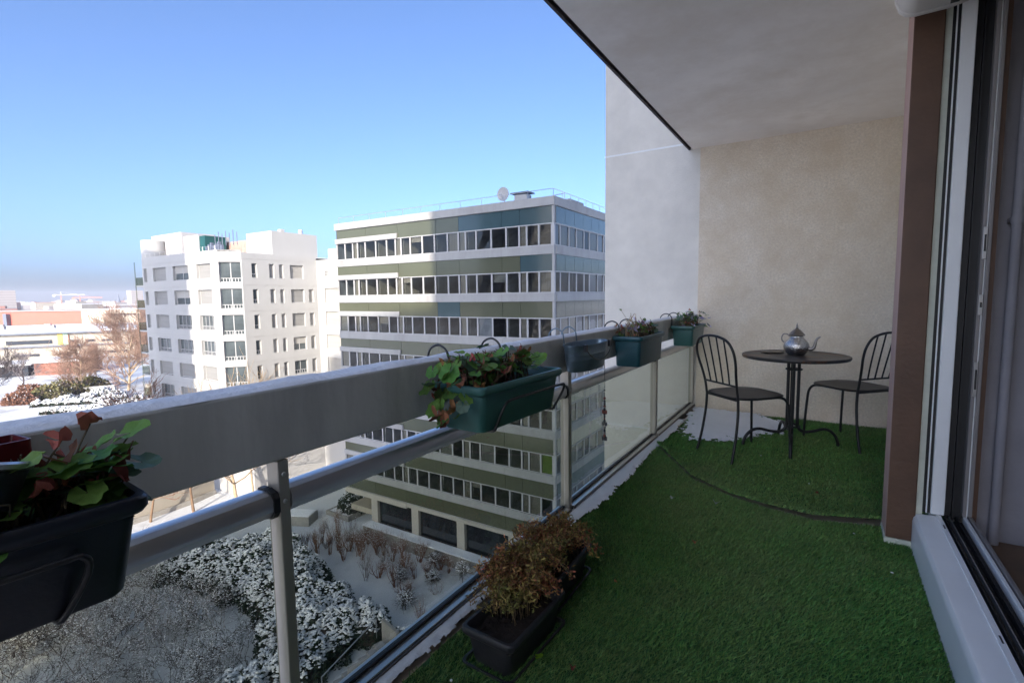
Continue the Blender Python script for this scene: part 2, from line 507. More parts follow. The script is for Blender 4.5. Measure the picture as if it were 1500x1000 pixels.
# ------------------------------------------------------------------ the balcony shell
b = MB(); b.box(-1.16, .62, -20, 5.079, -1.35, FZ); tag(b.build('balcony_floor', M['tile']), 'bare pinkish balcony floor along the flank wall', kind='structure')
b = MB(); b.box(-1.118, .62, 1.0, 5.066, 1.358, 1.55); cl = tag(b.build('ceiling', M['ceiling']), 'grey plastered underside of the balcony above', kind='structure')  # stops short behind the camera so open sky lights the balcony
b = MB(); b.box(-1.136, -1.118, 1.0, 5.066, 1.372, 1.55); b.box(-1.152, -1.136, 1.0, 5.066, 1.352, 1.555); b.build('drip_edge', M['slab_edge'], cl)

pl = thing('pillar', 'dark brown painted pillar beside the white window frame', 'pillar', (.31, 2.7, FZ))
b = MB(); b.box(.262, .362, 2.66, 2.835, FZ + .055, 1.358)
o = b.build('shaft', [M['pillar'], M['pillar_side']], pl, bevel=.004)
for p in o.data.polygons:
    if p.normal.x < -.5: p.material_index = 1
b = MB(); b.box(.258, .362, 2.656, 2.83, FZ, FZ + .054); b.build('base', M['foam'], pl)

# ------------------------------------------------------------------ railing
rl = thing('balcony_railing', 'grey metal balcony railing with deep top beam and glass panels', 'railing', (-1.1, 2.2, FZ))
b = MB(); b.box(-1.145, -1.065, -3.45, 5.064, -.375, -.205); b.build('beam', M['beam'], rl, bevel=.006)
PY = [(.672, .70), (2.232, 2.268), (3.77, 3.81)]
ends = [-3.45] + [q for p in PY for q in p] + [5.05]
for y0, y1 in PY + [(5.04, 5.064), (-.93, -.90), (-2.5, -2.47)]:
    b = MB(); b.box(-1.112, -1.066, y0, y1, -1.30, -.376); p = b.build('post', M['post'], rl, bevel=.003)
    for zz in (-.41, -.475, -1.03):
        b = MB(); b.ball((-1.066, (y0 + y1) / 2, zz), (.003, .006, .006), 10, 6); b.build('screw', M['steel'], p, smooth=60)
    b = MB(); b.box(-1.06, -1.048, y0 - .02, y1 + .02, -1.125, -1.09); b.build('foot_plate', M['steel'], p)
prof = [(-1.13, -.49), (-1.118, -.506), (-1.098, -.512), (-1.078, -.506), (-1.066, -.49), (-1.066, -.466), (-1.074, -.452), (-1.09, -.446), (-1.096, -.448), (-1.102, -.446), (-1.12, -.447), (-1.13, -.462)]
for i in range(0, len(ends), 2):
    y0, y1 = ends[i] + .004, ends[i + 1] - .004
    b = MB(); b.extrude_y(prof, y0, y1); h = b.build('handrail', M['alu'], rl, smooth=35)
    b = MB(); b.extrude_y([(x + (.004 if x > -1.09 else -.004), z + (.004 if z > -.48 else -.004)) for x, z in prof], y1 - .012, y1 + .003)
    b.build('end_gasket', M['rubber'], h)
    b = MB(); b.box(-1.097, -1.089, y0 + .006, y1 - .006, -1.078, -.50); b.build('glass_panel', M['rail_glass'], rl)
    b = MB(); b.box(-1.101, -1.0855, y0 + .006, y1 - .006, -1.074, -1.064); b.build('gasket', M['rubber'], rl)
    b = MB(); b.box(-1.125, -1.055, y0, y1, -1.09, -1.075); b.build('channel', M['alu'], rl, bevel=.002)
    b = MB(); b.box(-1.125, -1.046, y0, y1, -1.15, -1.0905); b.box(-1.0545, -1.046, y0, y1, -1.09, -1.079); b.build('bottom_rail', M['bronze'], rl)

def snow_strip(name, x0, x1, y0, y1, z, h, label, n=260, wob=.006):
    ys = np.linspace(y0, y1, n)
    V, F = [], []
    K = 7
    for j, y in enumerate(ys):
        a = x0 + wob * noise.noise((y * 9, 1, 0)); c = x1 + wob * noise.noise((y * 9, 5, 0)) - .002
        for k in range(K):
            t = k / (K - 1)
            hh = h * (1 - abs(2 * t - 1) ** 4) * (.85 + .5 * noise.noise((y * 6, t * 2, 2)) + .25 * noise.noise((y * 40, t * 4, 2)))
            V.append((a + (c - a) * t, y, z + max(hh, .0005)))
    for j in range(n - 1):
        for k in range(K - 1):
            F.append((j * K + k, j * K + k + 1, (j + 1) * K + k + 1, (j + 1) * K + k))
    return tag(link(name, np_mesh(name, V, F, M['snow'], True)), label, kind='stuff')
snow_strip('snow', -1.146, -1.066, -3.4, 5.06, -.206, .013, 'thin snow lying along the top of the railing beam')

# ------------------------------------------------------------------ artificial turf in two mats
SX = [-1.1, -1.007, -.645, -.399, -.25, -.008, .256, .62]
SY = [3.72, 3.586, 3.042, 2.861, 2.814, 2.762, 2.833, 2.86]
def seam(x): return np.interp(x, SX, SY)
def turf_h(x, y, far):
    d = y - seam(x)
    g = TZ + .004 * np.sin(x * 5.1 + y * 2.3) * np.sin(y * 3.3 - x * 1.7)
    amp = np.interp(x, [-1.0, -.6, -.2, .26], [.8, .55, .6, 1.0])
    if far: return g + amp * (.026 * np.exp(-(np.maximum(d, 0) / .07) ** 2) + .016 * np.exp(-(d / .3) ** 2))
    return g + amp * .012 * np.exp(-((d + .06) / .10) ** 2) - .004 * np.exp(-(d / .03) ** 2)
turf_area = {}
def turf(far, label, nb):
    t = thing('turf_mat', label, 'turf mat', (-.3, 4 if far else 2, FZ))
    nx, ny = 60, 90
    V = []
    for j in range(ny + 1):
        for i in range(nx + 1):
            x = -1.0 + (1.56 if far else 1.348) * i / nx
            ys = float(seam(x))
            y = ys + .004 + (4.94 - ys) * j / ny if far else .45 + (ys - .004 - .45) * j / ny  # near mat ends short, out of view, so bare floor bounces light
            V.append((x, y, float(turf_h(x, y, far))))
    F = [(j * (nx + 1) + i, j * (nx + 1) + i + 1, (j + 1) * (nx + 1) + i + 1, (j + 1) * (nx + 1) + i) for j in range(ny) for i in range(nx)]
    link('backing', np_mesh('backing', V, F, M['turf_back'], True), t)
    P = []
    x = RNG.uniform(-1.005, .56 if far else .352, nb * 2)
    y = RNG.uniform(2.75, 4.95, nb * 2) if far else RNG.uniform(.75, 3.6, nb * 2)
    s = seam(x)
    ok = (y > s + .002) if far else (y < s - .002)
    edge = .01 * np.sin(y * 31) + .008 * np.sin(y * 83 + 1)
    ok &= x > -1.0 + edge
    x, y = x[ok][:nb], y[ok][:nb]
    n = len(x)
    z = turf_h(x, y, far) - .001
    h = RNG.uniform(.011, .021, n)
    w = RNG.uniform(.0014, .0026, n) * np.clip(y / 2.0, .8, 1.8)
    a = RNG.uniform(0, 2 * pi, n)
    flow = .7 * np.sin(x * 3.1 + 1.3 * np.sin(y * 2.2)) + .9
    lx = h * (.55 * np.cos(flow) + RNG.normal(0, .38, n)); ly = h * (-.45 * np.sin(flow) + RNG.normal(0, .38, n))
    V = np.empty((n, 3, 3), np.float32)
    V[:, 0] = np.stack([x - w * np.cos(a), y - w * np.sin(a), z], 1)
    V[:, 1] = np.stack([x + w * np.cos(a), y + w * np.sin(a), z], 1)
    V[:, 2] = np.stack([x + lx, y + ly, z + h], 1)
    F = np.arange(n * 3).reshape(n, 3)
    tag(link('blades', np_mesh('blades', V.reshape(-1, 3), F, M['turf'], False), t), kind='stuff')
turf(False, 'large green artificial turf mat in front of the brown pillar', 190000)
turf(True, 'green artificial turf mat under the table, its edge curling up', 95000)

def snow_patch(name, label, inside, x0, x1, y0, y1, z, step=.008):
    nx, ny = int((x1 - x0) / step), int((y1 - y0) / step)
    H = np.zeros((ny + 1, nx + 1)); V = []
    for j in range(ny + 1):
        for i in range(nx + 1):
            x, y = x0 + i * step, y0 + j * step
            d = inside(x, y) + .32 * noise.noise((x * 7, y * 7, 4)) + .42 * noise.noise((x * 26, y * 26, 1)) + .38 * noise.noise((x * 75, y * 75, 1))
            H[j, i] = d
            V.append((x, y, z + min(max(d, -.05), .6) * .02 + .0015 * noise.noise((x * 120, y * 120, 0))))
    F = [(j * (nx + 1) + i, j * (nx + 1) + i + 1, (j + 1) * (nx + 1) + i + 1, (j + 1) * (nx + 1) + i) for j in range(ny) for i in range(nx)
         if int(H[j, i] > 0) + int(H[j, i + 1] > 0) + int(H[j + 1, i] > 0) + int(H[j + 1, i + 1] > 0) >= 3]
    tag(link(name, np_mesh(name, V, F, M['snow'], True)), label, kind='stuff')
def in_strip(x, y):
    w = .035 + .05 * math.exp(-((y - 2.75) / .7) ** 2) + .02 * math.exp(-((y - 4) / .5) ** 2)
    return 1.5 - max(0, (x + 1.045)) / w * 1.5
snow_patch('snow', 'snow edging the turf along the foot of the railing', in_strip, -1.046, -.84, .55, 4.4, -1.098)
PC = [(-1.06, 5.0), (-.5, 4.96), (-.2, 4.66), (-.34, 4.3), (-.58, 3.98), (-.80, 3.88), (-.93, 4.15), (-.985, 4.6)]
def in_corner(x, y):
    n, dmin, ins = len(PC), 9, False
    for i in range(n):
        ax, ay = PC[i]; bx, by = PC[(i + 1) % n]
        t = max(0, min(1, ((x - ax) * (bx - ax) + (y - ay) * (by - ay)) / ((bx - ax) ** 2 + (by - ay) ** 2)))
        dmin = min(dmin, math.hypot(x - ax - t * (bx - ax), y - ay - t * (by - ay)))
        if (ay > y) != (by > y) and x < (bx - ax) * (y - ay) / (by - ay) + ax: ins = not ins
    return (dmin if ins else -dmin) * 4.5 + .12
snow_patch('snow', 'white snow patch blown into the far corner behind the chair', in_corner, -1.04, -.1, 3.6, 4.99, -1.097)

# ------------------------------------------------------------------ sliding door, room behind it, awning
dr = thing('sliding_door', 'white framed sliding door with broad sill and black tracks', 'door', (.45, 1.5, -.95))
b = MB(); b.extrude_y([(.352, -1.128), (.352, -.982), (.355, -.966), (.362, -.956), (.374, -.952), (.430, -.949), (.430, -.944), (.446, -.944), (.446, -1.128)], -.95, 2.675)
s = b.build('sill', M['white_pvc'], dr, smooth=30)
for y in (2.55, 1.78, .9):
    b = MB(); b.box(.4365, .4405, y - .018, y + .018, -.9442, -.9425); b.build('drain_slot', M['rubber'], s)
b = MB(); b.box(.446, .520, -.95, 2.70, -1.12, -.968); b.build('track', M['rubber'], dr)
for x, w, m in ((.4560, .004, 'rubber'), (.474, .003, 'alu'), (.497, .004, 'black')):
    b = MB(); b.box(x, x + w, -.95, 2.70, -.968, -.946); b.build('rail', M[m], dr)
b = MB(); b.box(.520, .533, -.95, 2.70, -1.12, -.94); b.build('threshold', M['white_pvc'], dr, bevel=.003)
b = MB(); b.box(.537, .551, -.95, 2.70, -1.12, -.936); b.build('threshold', M['grey_pvc'], dr, bevel=.003)
b = MB(); b.box(.362, .384, 2.672, 2.75, -1.12, 1.357)
o = b.build('foam_seal', M['foam'], dr)
b = MB(); b.box(.384, .397, 2.69, 2.76, -.945, 1.357); b.box(.4015, .412, 2.69, 2.76, -.945, 1.357); b.build('gasket', M['rubber'], dr)
b = MB(); b.box(.397, .4015, 2.683, 2.76, -.945, 1.357); b.build('bead_strip', M['white_pvc'], dr)
b = MB(); b.box(.412, .458, 2.676, 2.76, -.944, 1.357); b.build('jamb', M['white_pvc'], dr, bevel=.004)
b = MB(); b.box(.458, .516, 2.72, 2.76, -.966, 1.357); b.box(.485, .49, 2.70, 2.72, -.966, 1.357); b.build('jamb_channel', M['rubber'], dr)
b = MB(); b.box(.516, .528, 2.685, 2.76, -.938, 1.357); b.box(.5325, .545, 2.68, 2.76, -.934, 1.357)
fr = b.build('lock_frame', M['grey_pvc'], dr, bevel=.002)
b = MB(); b.box(.528, .5325, 2.69, 2.76, -.938, 1.357); b.build('lock_channel', M['white_pvc'], dr)
for z0, z1 in ((.12, .245), (-.10, -.02), (-.43, -.29)):
    b = MB(); b.box(.519, .531, 2.676, 2.684, z0, z1); pp = b.build('strike_plate', M['steel'], dr, bevel=.001)
    b = MB(); b.box(.522, .528, 2.674, 2.6765, z0 + .03, z1 - .03); b.build('slot', M['rubber'], pp)
b = MB(); b.box(.545, .562, 2.695, 2.78, -1.05, 1.357); b.build('inner_lining', M['pillar'], dr)
b = MB(); b.box(.36, .60, -.95, 2.68, 1.27, 1.357); b.build('head', M['white_pvc'], dr)
b = MB(); b.box(.562, 4.2, 2.78, 2.835, -1.35, 1.56); tag(b.build('room_wall', M['room']), 'bluish grey room wall seen past the door frame', kind='structure')
b = MB(); b.box(.551, 4.19, -.99, 2.775, -1.2, -1.05); tag(b.build('room_floor', M['room_floor']), 'brown floor inside the room', kind='structure')
b = MB(); b.box(.60, 4.19, -.99, 2.775, 1.36, 1.45); tag(b.build('room_ceiling', M['ceiling']), 'room ceiling behind the door', kind='structure')
pp = thing('heating_pipe', 'pale painted pipe running down the room wall', 'pipe', (.63, 2.74, -1.05))
b = MB(); b.tube([(.628, 2.742, -1.05), (.628, 2.742, 1.36)], .017, 14); b.build('tube', M['room'], pp, smooth=40)
b = MB(); b.tube([(.628, 2.742, .255), (.628, 2.742, .285)], .021, 14); b.box(.605, .65, 2.742, 2.78, .262, .278); b.build('clip', M['room'], pp, smooth=40)
aw = thing('awning_box', 'white rounded awning housing above the door', 'awning', (.3, 1, 1.15))
pr = [(.19, 1.30), (.185, 1.18), (.19, 1.10), (.205, 1.062), (.225, 1.044), (.25, 1.038), (.35, 1.04), (.40, 1.05), (.42, 1.08), (.42, 1.30)]
b = MB(); b.extrude_y(pr, -.9, 2.50); b.build('housing', M['awning'], aw, smooth=40)
b = MB(); b.extrude_y([(x + (-.004 if x < .3 else .004), z - (.004 if z < 1.2 else 0)) for x, z in pr], 2.50, 2.525); b.build('end_cap', M['awning'], aw, smooth=40, bevel=.004)
b = MB(); b.box(.345, .37, 2.4, 2.47, 1.030, 1.042); b.build('bracket', M['rubber'], aw)
# ------------------------------------------------------------------ planters
def rrect(hx, hy, z, r, n=4):
    out = []
    for cx, cy, a0 in ((hx - r, hy - r, 0), (-hx + r, hy - r, pi / 2), (-hx + r, -hy + r, pi), (hx - r, -hy + r, 1.5 * pi)):
        for k in range(n + 1):
            a = a0 + pi / 2 * k / n
            out.append((cx + r * cos(a), cy + r * sin(a), z))
    return out
def trough_body(L, Wd, H, tp, rim=.012, r=.02):     # local: rim at z = 0, long side along y
    hx, hy = Wd / 2, L / 2
    a = tp
    lo = [rrect(hx - a - .004, hy - a - .004, -H, r), rrect(hx - a, hy - a, -H + .006, r),
          rrect(hx - rim - .002, hy - rim - .002, -.030, r), rrect(hx - rim * .4, hy - rim * .4, -.026, r), rrect(hx, hy, -.018, r),
          rrect(hx, hy, -.004, r), rrect(hx - .003, hy - .003, 0, r), rrect(hx - rim, hy - rim, 0, r * .8), rrect(hx - rim - .004, hy - rim - .004, -.006, r * .8),
          rrect(hx - rim - .012, hy - rim - .012, -.06, r * .7)]
    return MB().loft(lo, True, False)
def soil_mesh(L, Wd, z, seed):
    V, F = [], []
    nx, ny = 10, 22
    for j in range(ny + 1):
        for i in range(nx + 1):
            x, y = -Wd / 2 + Wd * i / nx, -L / 2 + L * j / ny
            V.append((x, y, z + .012 * noise.noise((x * 30, y * 30, seed)) + .006 * noise.noise((x * 90, y * 90, seed))))
    for j in range(ny):
        for i in range(nx):
            F.append((j * (nx + 1) + i, j * (nx + 1) + i + 1, (j + 1) * (nx + 1) + i + 1, (j + 1) * (nx + 1) + i))
    return np_mesh('soil', V, F, M['soil'], True)
def planter(label, c, rz, L, Wd, H, tp, m, seed, group, hooks=(), bracket=None, saucer=False):
    t = thing('planter', label, 'planter', c, rz, group)
    trough_body(L, Wd, H, tp).build('trough', m, t, smooth=40, local=True)
    link('soil', soil_mesh(L - .035, Wd - .035, -.035, seed), t, local=True)
    for hy in hooks:                                # hook arching over the beam (beam inner face at world x = -1.066)
        dx = -1.066 - c[0]
        top = -.205 - c[2]
        b = MB()
        b.tube(smoothpath([(-Wd / 2 + .005, hy, -.02), (dx + .006, hy, -.012), (dx + .005, hy, top - .01), (dx - .006, hy, top + .025), (dx - .04, hy, top + .042), (dx - .077, hy, top + .028), (dx - .092, hy, top - .005), (dx - .093, hy, top - .06)], 4), .0042, 8)
        b.build('hook', M['wire'], t, smooth=50, local=True)
    if bracket:
        b = MB()
        x1 = Wd / 2 + .004
        y0, y1 = bracket
        xb = Wd / 2 - tp
        b.tube(smoothpath([(-Wd / 2 + tp, y0 - .01, -H - .004), (xb - .01, y0 - .01, -H - .004), (xb + .006, y0, -H + .01), (x1 - .004, y0 + .004, -.085), (x1 + .002, y0 + .02, -.062), (x1 + .002, y0 + .06, -.056),
                           (x1 + .002, (y0 + y1) / 2, -.056), (x1 + .002, y1 - .02, -.056), (x1 + .004, y1 + .015, -.058), (x1 - .004, y1 + .02, -.085), (xb + .006, y1, -H + .01), (xb - .01, y1 - .01, -H - .004), (-Wd / 2 + tp, y1 - .01, -H - .004)], 4), .0046, 8)
        b.build('wire_bracket', M['wire'], t, smooth=50, local=True)
    if saucer:
        hx, hy = Wd / 2 - tp + .022, L / 2 - tp + .028
        lo = [rrect(hx - .008, hy - .008, -H - .006, .02), rrect(hx, hy, -H + .012, .022), rrect(hx + .004, hy + .004, -H + .016, .022), rrect(hx + .004, hy + .004, -H + .021, .022), rrect(hx - .003, hy - .003, -H + .021, .02), rrect(hx - .008, hy - .008, -H + .001, .02)]
        MB().loft(lo, True, True).build('saucer', m, t, smooth=40, local=True)
    return t
GR = 'planters hooked on the railing'
P_dark = planter('navy blue planter hooked on the beam at the nearest end of the railing', (-.945, .034, -.284), radians(-4.5), .60, .17, .15, .03, M['navy_plastic'], 1, GR, hooks=(-.02,), bracket=(-.22, .20))
P_green = planter('long dark green planter in a wire bracket, a bright lime leaf at its end', (-.935, 1.43, -.269), radians(-2.5), .49, .215, .146, .028, M['green_plastic'], 2, GR, hooks=(-.13, .17), bracket=(-.155, .215))
P_teal = planter('dark teal planter beside the zinc pail on the railing', (-.972, 3.06, -.245), 0, .50, .185, .178, .02, M['teal_plastic'], 3, GR, hooks=(-.12, .15))
P_far = planter('small green planter hooked on the railing nearest the flank wall', (-.952, 4.30, -.257), 0, .46, .19, .158, .02, M['green_plastic'], 4, GR, hooks=(-.12, .12))
P_fl1 = planter('anthracite trough standing on the turf, full of rusty shrub', (-.80, 1.285, -.985), radians(-2), .335, .19, .130, .028, M['anthracite'], 5, 'troughs on the turf', saucer=True)
P_fl2 = planter('anthracite trough behind the rusty one, next to the railing post', (-.845, 1.64, -.985), radians(1), .315, .19, .130, .028, M['anthracite'], 6, 'troughs on the turf', saucer=True)

# dark pots at the left edge
t = thing('flower_pot', 'black round pot with a silver rim behind the nearest plant', 'pot', (-.925, .150, -.205), 0)
b = MB(); b.lathe([(.040, -.13), (.046, -.125), (.068, -.012), (.070, -.006)], n=28)
o = b.build('body', M['navy_plastic'], t, smooth=40, local=True)
b = MB(); b.lathe([(.070, -.008), (.073, -.006), (.0735, 0), (.071, .003), (.066, .001), (.064, -.01)], n=28); b.build('rim', M['steel'], t, smooth=40, local=True)
b = MB(); b.tube(smoothpath([(-.06, 0, -.01), (-.075, .005, .02), (-.10, .008, .044), (-.14, .01, .04), (-.165, .01, .01), (-.172, .01, -.04)], 4), .006, 8); b.build('hook', M['wire'], t, smooth=40, local=True)
t.rotation_euler = (radians(-13), radians(-10), 0)
t = thing('flower_pot', 'maroon square pot half hidden behind the black pot', 'pot', (-1.03, .20, -.203), radians(5))
b = MB(); b.loft([rrect(.024, .045, -.15, .006), rrect(.031, .040, 0, .006), rrect(.028, .037, 0, .006), rrect(.024, .033, -.03, .006)]); b.build('body', M['maroon'], t, smooth=40, local=True)

# zinc pail
t = thing('zinc_pail', 'small oval zinc pail hooked on the railing beside the teal planter', 'pail', (-.985, 2.26, -.232))
def oval(hx, hy, z, n=28): return [(hx * cos(2 * pi * k / n), (hy * (abs(sin(2 * pi * k / n)) ** .8) * (1 if sin(2 * pi * k / n) >= 0 else -1)), z) for k in range(n)]
b = MB(); b.loft([oval(.058, .165, -.125), oval(.062, .17, -.12), oval(.064, .178, -.075), oval(.0665, .1805, -.07), oval(.0665, .1805, -.066), oval(.066, .182, -.05), oval(.0685, .1845, -.046), oval(.066, .183, -.040), oval(.069, .195, -.006), oval(.073, .20, -.004), oval(.073, .20, .002), oval(.068, .194, 0), oval(.060, .17, -.10)], True, True)
b.build('body', M['zinc'], t, smooth=40, local=True)
for hy in (-.085, .06):
    b = MB(); b.tube(smoothpath([(-.066, hy, -.02), (-.076, hy, 0), (-.079, hy, .02), (-.086, hy, .052), (-.118, hy, .072), (-.150, hy, .056), (-.164, hy, .02), (-.165, hy, -.03)], 4), .0036, 8); b.build('hook', M['zinc'], t, smooth=50, local=True)
b = MB(); b.tube(smoothpath([(.062, -.15, -.005), (.075, -.13, -.04), (.078, -.06, -.07), (.078, 0, -.078), (.078, .06, -.07), (.075, .13, -.04), (.062, .15, -.005)], 4), .0022, 6); b.build('handle', M['wire'], t, smooth=50, local=True)
for hy in (-.15, .15):
    b = MB(); b.box(.058, .071, hy - .012, hy + .012, -.028, .006); b.build('lug', M['wire'], t, bevel=.002, local=True)

# ------------------------------------------------------------------ leaves and plants
def leaf_mesh(name, m, seed, kind='round'):
    r = random.Random(seed)
    n = 18
    V = [(0, 0, 0)]
    F = []
    ph = r.uniform(0, 6)
    for ring, q in ((1, .45), (2, .8), (3, 1.0)):
        for k in range(n + 1):
            a = -pi * .93 + 2 * pi * .93 * k / n
            if kind == 'oval':
                x, y = 1.2 * q * cos(a), .55 * q * sin(a)
                z = .18 * abs(y) - .15 * x * x + .05 * q * sin(3 * a + ph)
            else:
                sc = 1 + (.09 * cos(a * 7 + ph) if ring == 3 else .03 * cos(a * 7))
                x, y = q * sc * cos(a), q * sc * sin(a)
                z = .16 * q * q * (1 + .5 * sin(2 * a + ph)) + .09 * q * sin(5 * a + ph) + r.uniform(-.02, .02)
            if kind == 'dry':
                f = 1 - .5 * q
                x, y = x * (.75 + .2 * sin(a * 2 + ph)), y * (.5 + .2 * cos(a * 3))
                z = .55 * q * sin(2 * a + ph) + .35 * q * q + r.uniform(-.13, .13) * q
            V.append((x + (.0 if kind == 'oval' else .1), y, z))
    n1 = n + 1
    for k in range(n):
        F.append((0, 1 + k, 2 + k))
        for q in range(2):
            F.append((1 + q * n1 + k, 1 + (q + 1) * n1 + k, 2 + (q + 1) * n1 + k, 2 + q * n1 + k))
    b = MB(); b.add(V, F)
    return b.mesh(name, m, smooth=80)
LEAF = {'green': [leaf_mesh('leaf', M['leaf'], s) for s in range(4)], 'blue': [leaf_mesh('leaf', M['leaf_blue'], 20 + s) for s in range(3)],
        'dry': [leaf_mesh('withered_leaf', M['leaf_dry'], 40 + s, 'dry') for s in range(5)], 'pale': [leaf_mesh('withered_leaf', M['leaf_pale'], 60 + s, 'dry') for s in range(2)],
        'lime': [leaf_mesh('leaf', M['leaf_lime'], 80, 'round')], 'small': [leaf_mesh('leaf', M['leaf'], 90 + s, 'oval') for s in range(3)],
        'petal': [leaf_mesh('flower', M['petal'], 100 + s) for s in range(2)]}
def put_leaf(par, kind, p, s, yaw, pitch, roll=0, r=RND):
    me = r.choice(LEAF[kind])
    o = bpy.data.objects.new(me.name.split('.')[0], me)
    COL.objects.link(o)
    o.parent = par
    o.location = p
    o.rotation_euler = (Matrix.Rotation(yaw, 3, 'Z') @ Matrix.Rotation(-pitch, 3, 'Y') @ Matrix.Rotation(roll, 3, 'X')).to_euler()
    o.scale = (s, s, s * r.uniform(.7, 1.2))
    return o
def bushy(name, label, cat, base, L, Wd, n, mix, size, hgt, seed, lean=(.0, .0), group=None, over=.05, stems=26, thin=0):
    r = random.Random(seed)
    t = thing(name, label, cat, base, 0, group)
    sb = MB()
    roots = [(r.uniform(-Wd * .3, Wd * .3), r.uniform(-L * .42, L * .42)) for _ in range(stems)]
    tips = []
    for rx, ry in roots:
        h = hgt * r.uniform(.45, 1.0)
        ex, ey = rx + r.uniform(-.05, .05) + lean[0], ry + r.uniform(-.06, .06) + lean[1]
        pth = smoothpath([(rx, ry, -.04), (rx * .7 + ex * .3, ry * .7 + ey * .3, h * .35), ((rx + ex) / 2 + r.uniform(-.012, .012), (ry + ey) / 2, h * .75), (ex, ey, h)], 3)
        sb.tube(pth, [.0034 - .0022 * i / len(pth) for i in range(len(pth))], 5)
        tips.append(pth)
    for _ in range(thin):
        x, y = r.uniform(-Wd * .4, Wd * .4), r.uniform(-L * .45, L * .45)
        sb.tube(smoothpath([(x, y, -.03), (x + r.uniform(-.03, .03), y + r.uniform(-.04, .04), hgt * r.uniform(.2, .5)), (x + r.uniform(-.07, .07), y + r.uniform(-.08, .08), hgt * r.uniform(.1, .7))], 3), .0013, 4)
    sb.build('stems', M['stem'], t, smooth=60, local=True)
    ks, ws = [m[0] for m in mix], [m[1] for m in mix]
    for i in range(n):
        pth = r.choice(tips)
        q = pth[min(len(pth) - 1, int(len(pth) * r.uniform(.25, 1.05)))]
        k = r.choices(ks, ws)[0]
        s = size * r.uniform(.55, 1.15) * (.8 if k == 'dry' else 1)
        yaw = r.uniform(-pi, pi)
        d = r.uniform(.0, over)
        p = (q[0] + d * cos(yaw), q[1] + d * sin(yaw), q[2] + r.uniform(-.02, .015))
        put_leaf(t, k, p, s, yaw, r.uniform(-1.0, .35), r.uniform(-.4, .4), r)
    return t
p1 = bushy('geranium', 'half withered geranium with broad green leaves in the navy planter', 'plant', (-.945, .05, -.30), .58, .16, 95, [('green', 5), ('dry', 4.5), ('blue', 1.4), ('pale', .5)], .030, .095, 3, group='plants in the railing planters', over=.03, stems=34, thin=26)
for p, s, k, yw, pt in (((-.01, .255, .075), .028, 'green', 1.2, .5), ((.03, .20, .075), .030, 'dry', .6, .3), ((.02, .235, .045), .030, 'blue', .4, .2), ((.055, .24, .005), .030, 'green', .2, -.4),
                        ((.0, .155, .06), .034, 'green', 2.5, .1), ((.03, .12, .088), .022, 'dry', 1.0, .4), ((-.01, .275, .04), .026, 'blue', 1.4, -.5), ((.05, .12, .03), .032, 'green', .4, -.1), ((.045, .10, .07), .03, 'pale', .9, .0),
                        ((.06, .05, -.01), .034, 'dry', 0, -.8), ((.065, .10, -.002), .034, 'green', .3, -.5), ((.03, .27, -.01), .026, 'dry', 1.2, -.9), ((.02, .29, -.01), .022, 'blue', 1.5, -.7)):
    put_leaf(p1, k, p, s, yw, pt)
rq = random.Random(19)
for _ in range(46):
    put_leaf(p1, rq.choices(['green', 'dry', 'blue'], [5, 4, 1])[0], (rq.uniform(-.05, .06), rq.uniform(.08, .28), rq.uniform(.0, .075)), rq.uniform(.016, .030), rq.uniform(-pi, pi), rq.uniform(-.9, .5), rq.uniform(-.5, .5), rq)
for k_, p_, s_, yw_, pt_ in (('green', (.03, .285, .095), .026, .9, .35), ('dry', (.0, .245, .115), .024, .7, .5), ('dry', (.035, .20, .105), .022, .5, .4), ('green', (.05, .235, .075), .024, .2, .1), ('green', (.05, .19, .065), .026, -.2, .2),
                            ('dry', (.06, .255, .04), .024, .3, -.4), ('green', (.065, .215, .03), .022, .1, -.5), ('blue', (.05, .29, .05), .022, 1.1, -.2), ('dry', (.06, .17, .05), .025, 0, .1), ('green', (.055, .15, .085), .028, .4, .2)):
    put_leaf(p1, k_, p_, s_, yw_, pt_, .3)
    b = MB(); b.tube(smoothpath([(p_[0] * .4, p_[1] - .035, -.02), (p_[0] * .75, p_[1] - .02, p_[2] * .6), p_], 4), .0014, 5); b.build('petiole', M['stem'], p1, local=True)
p2 = bushy('geranium', 'bushy geranium spilling over the left end of the long green planter', 'plant', (-.945, 1.40, -.285), .44, .19, 135, [('green', 5), ('dry', 4.2), ('blue', 2.6)], .028, .115, 7, group='plants in the railing planters', over=.035, stems=46, lean=(.01, -.03), thin=30)
rr = random.Random(9)
for _ in range(26):
    put_leaf(p2, rr.choice(['green', 'green', 'blue', 'dry']), (rr.uniform(-.06, .07), -.21 + rr.uniform(-.09, .02), rr.uniform(-.09, .075)), rr.uniform(.020, .032), -pi / 2 + rr.uniform(-1, 1), rr.uniform(-1.2, -.1), rr.uniform(-.4, .4), rr)
put_leaf(p2, 'lime', (.05, .20, .047), .040, .9, .45, .3)
put_leaf(p2, 'green', (.0, .165, .05), .035, .8, .1)
p3 = bushy('bedding_plant', 'straggly bedding plant with pale flowers in the teal planter', 'plant', (-.972, 3.06, -.26), .47, .17, 120, [('small', 3), ('dry', 4), ('petal', 1.3), ('blue', 1.6)], .022, .10, 13, group='plants in the railing planters', over=.03, stems=44, thin=26)
b = MB()
for _ in range(16):
    x, y = rr.uniform(-.05, .05), rr.uniform(-.22, -.02)
    b.tube([(x, y, -.02), (x + rr.uniform(-.02, .02), y + rr.uniform(-.02, .02), .06), (x + rr.uniform(-.05, .05), y + rr.uniform(-.05, .05), rr.uniform(.08, .15))], .0016, 4)
b.tube([(-.0, -.1, 0), (-.035, -.12, .10), (-.075, -.14, .17)], .0014, 4)
b.build('straw', M['straw'], p3, local=True)
put_leaf(p3, 'small', (-.075, -.14, .17), .014, 2, .3)
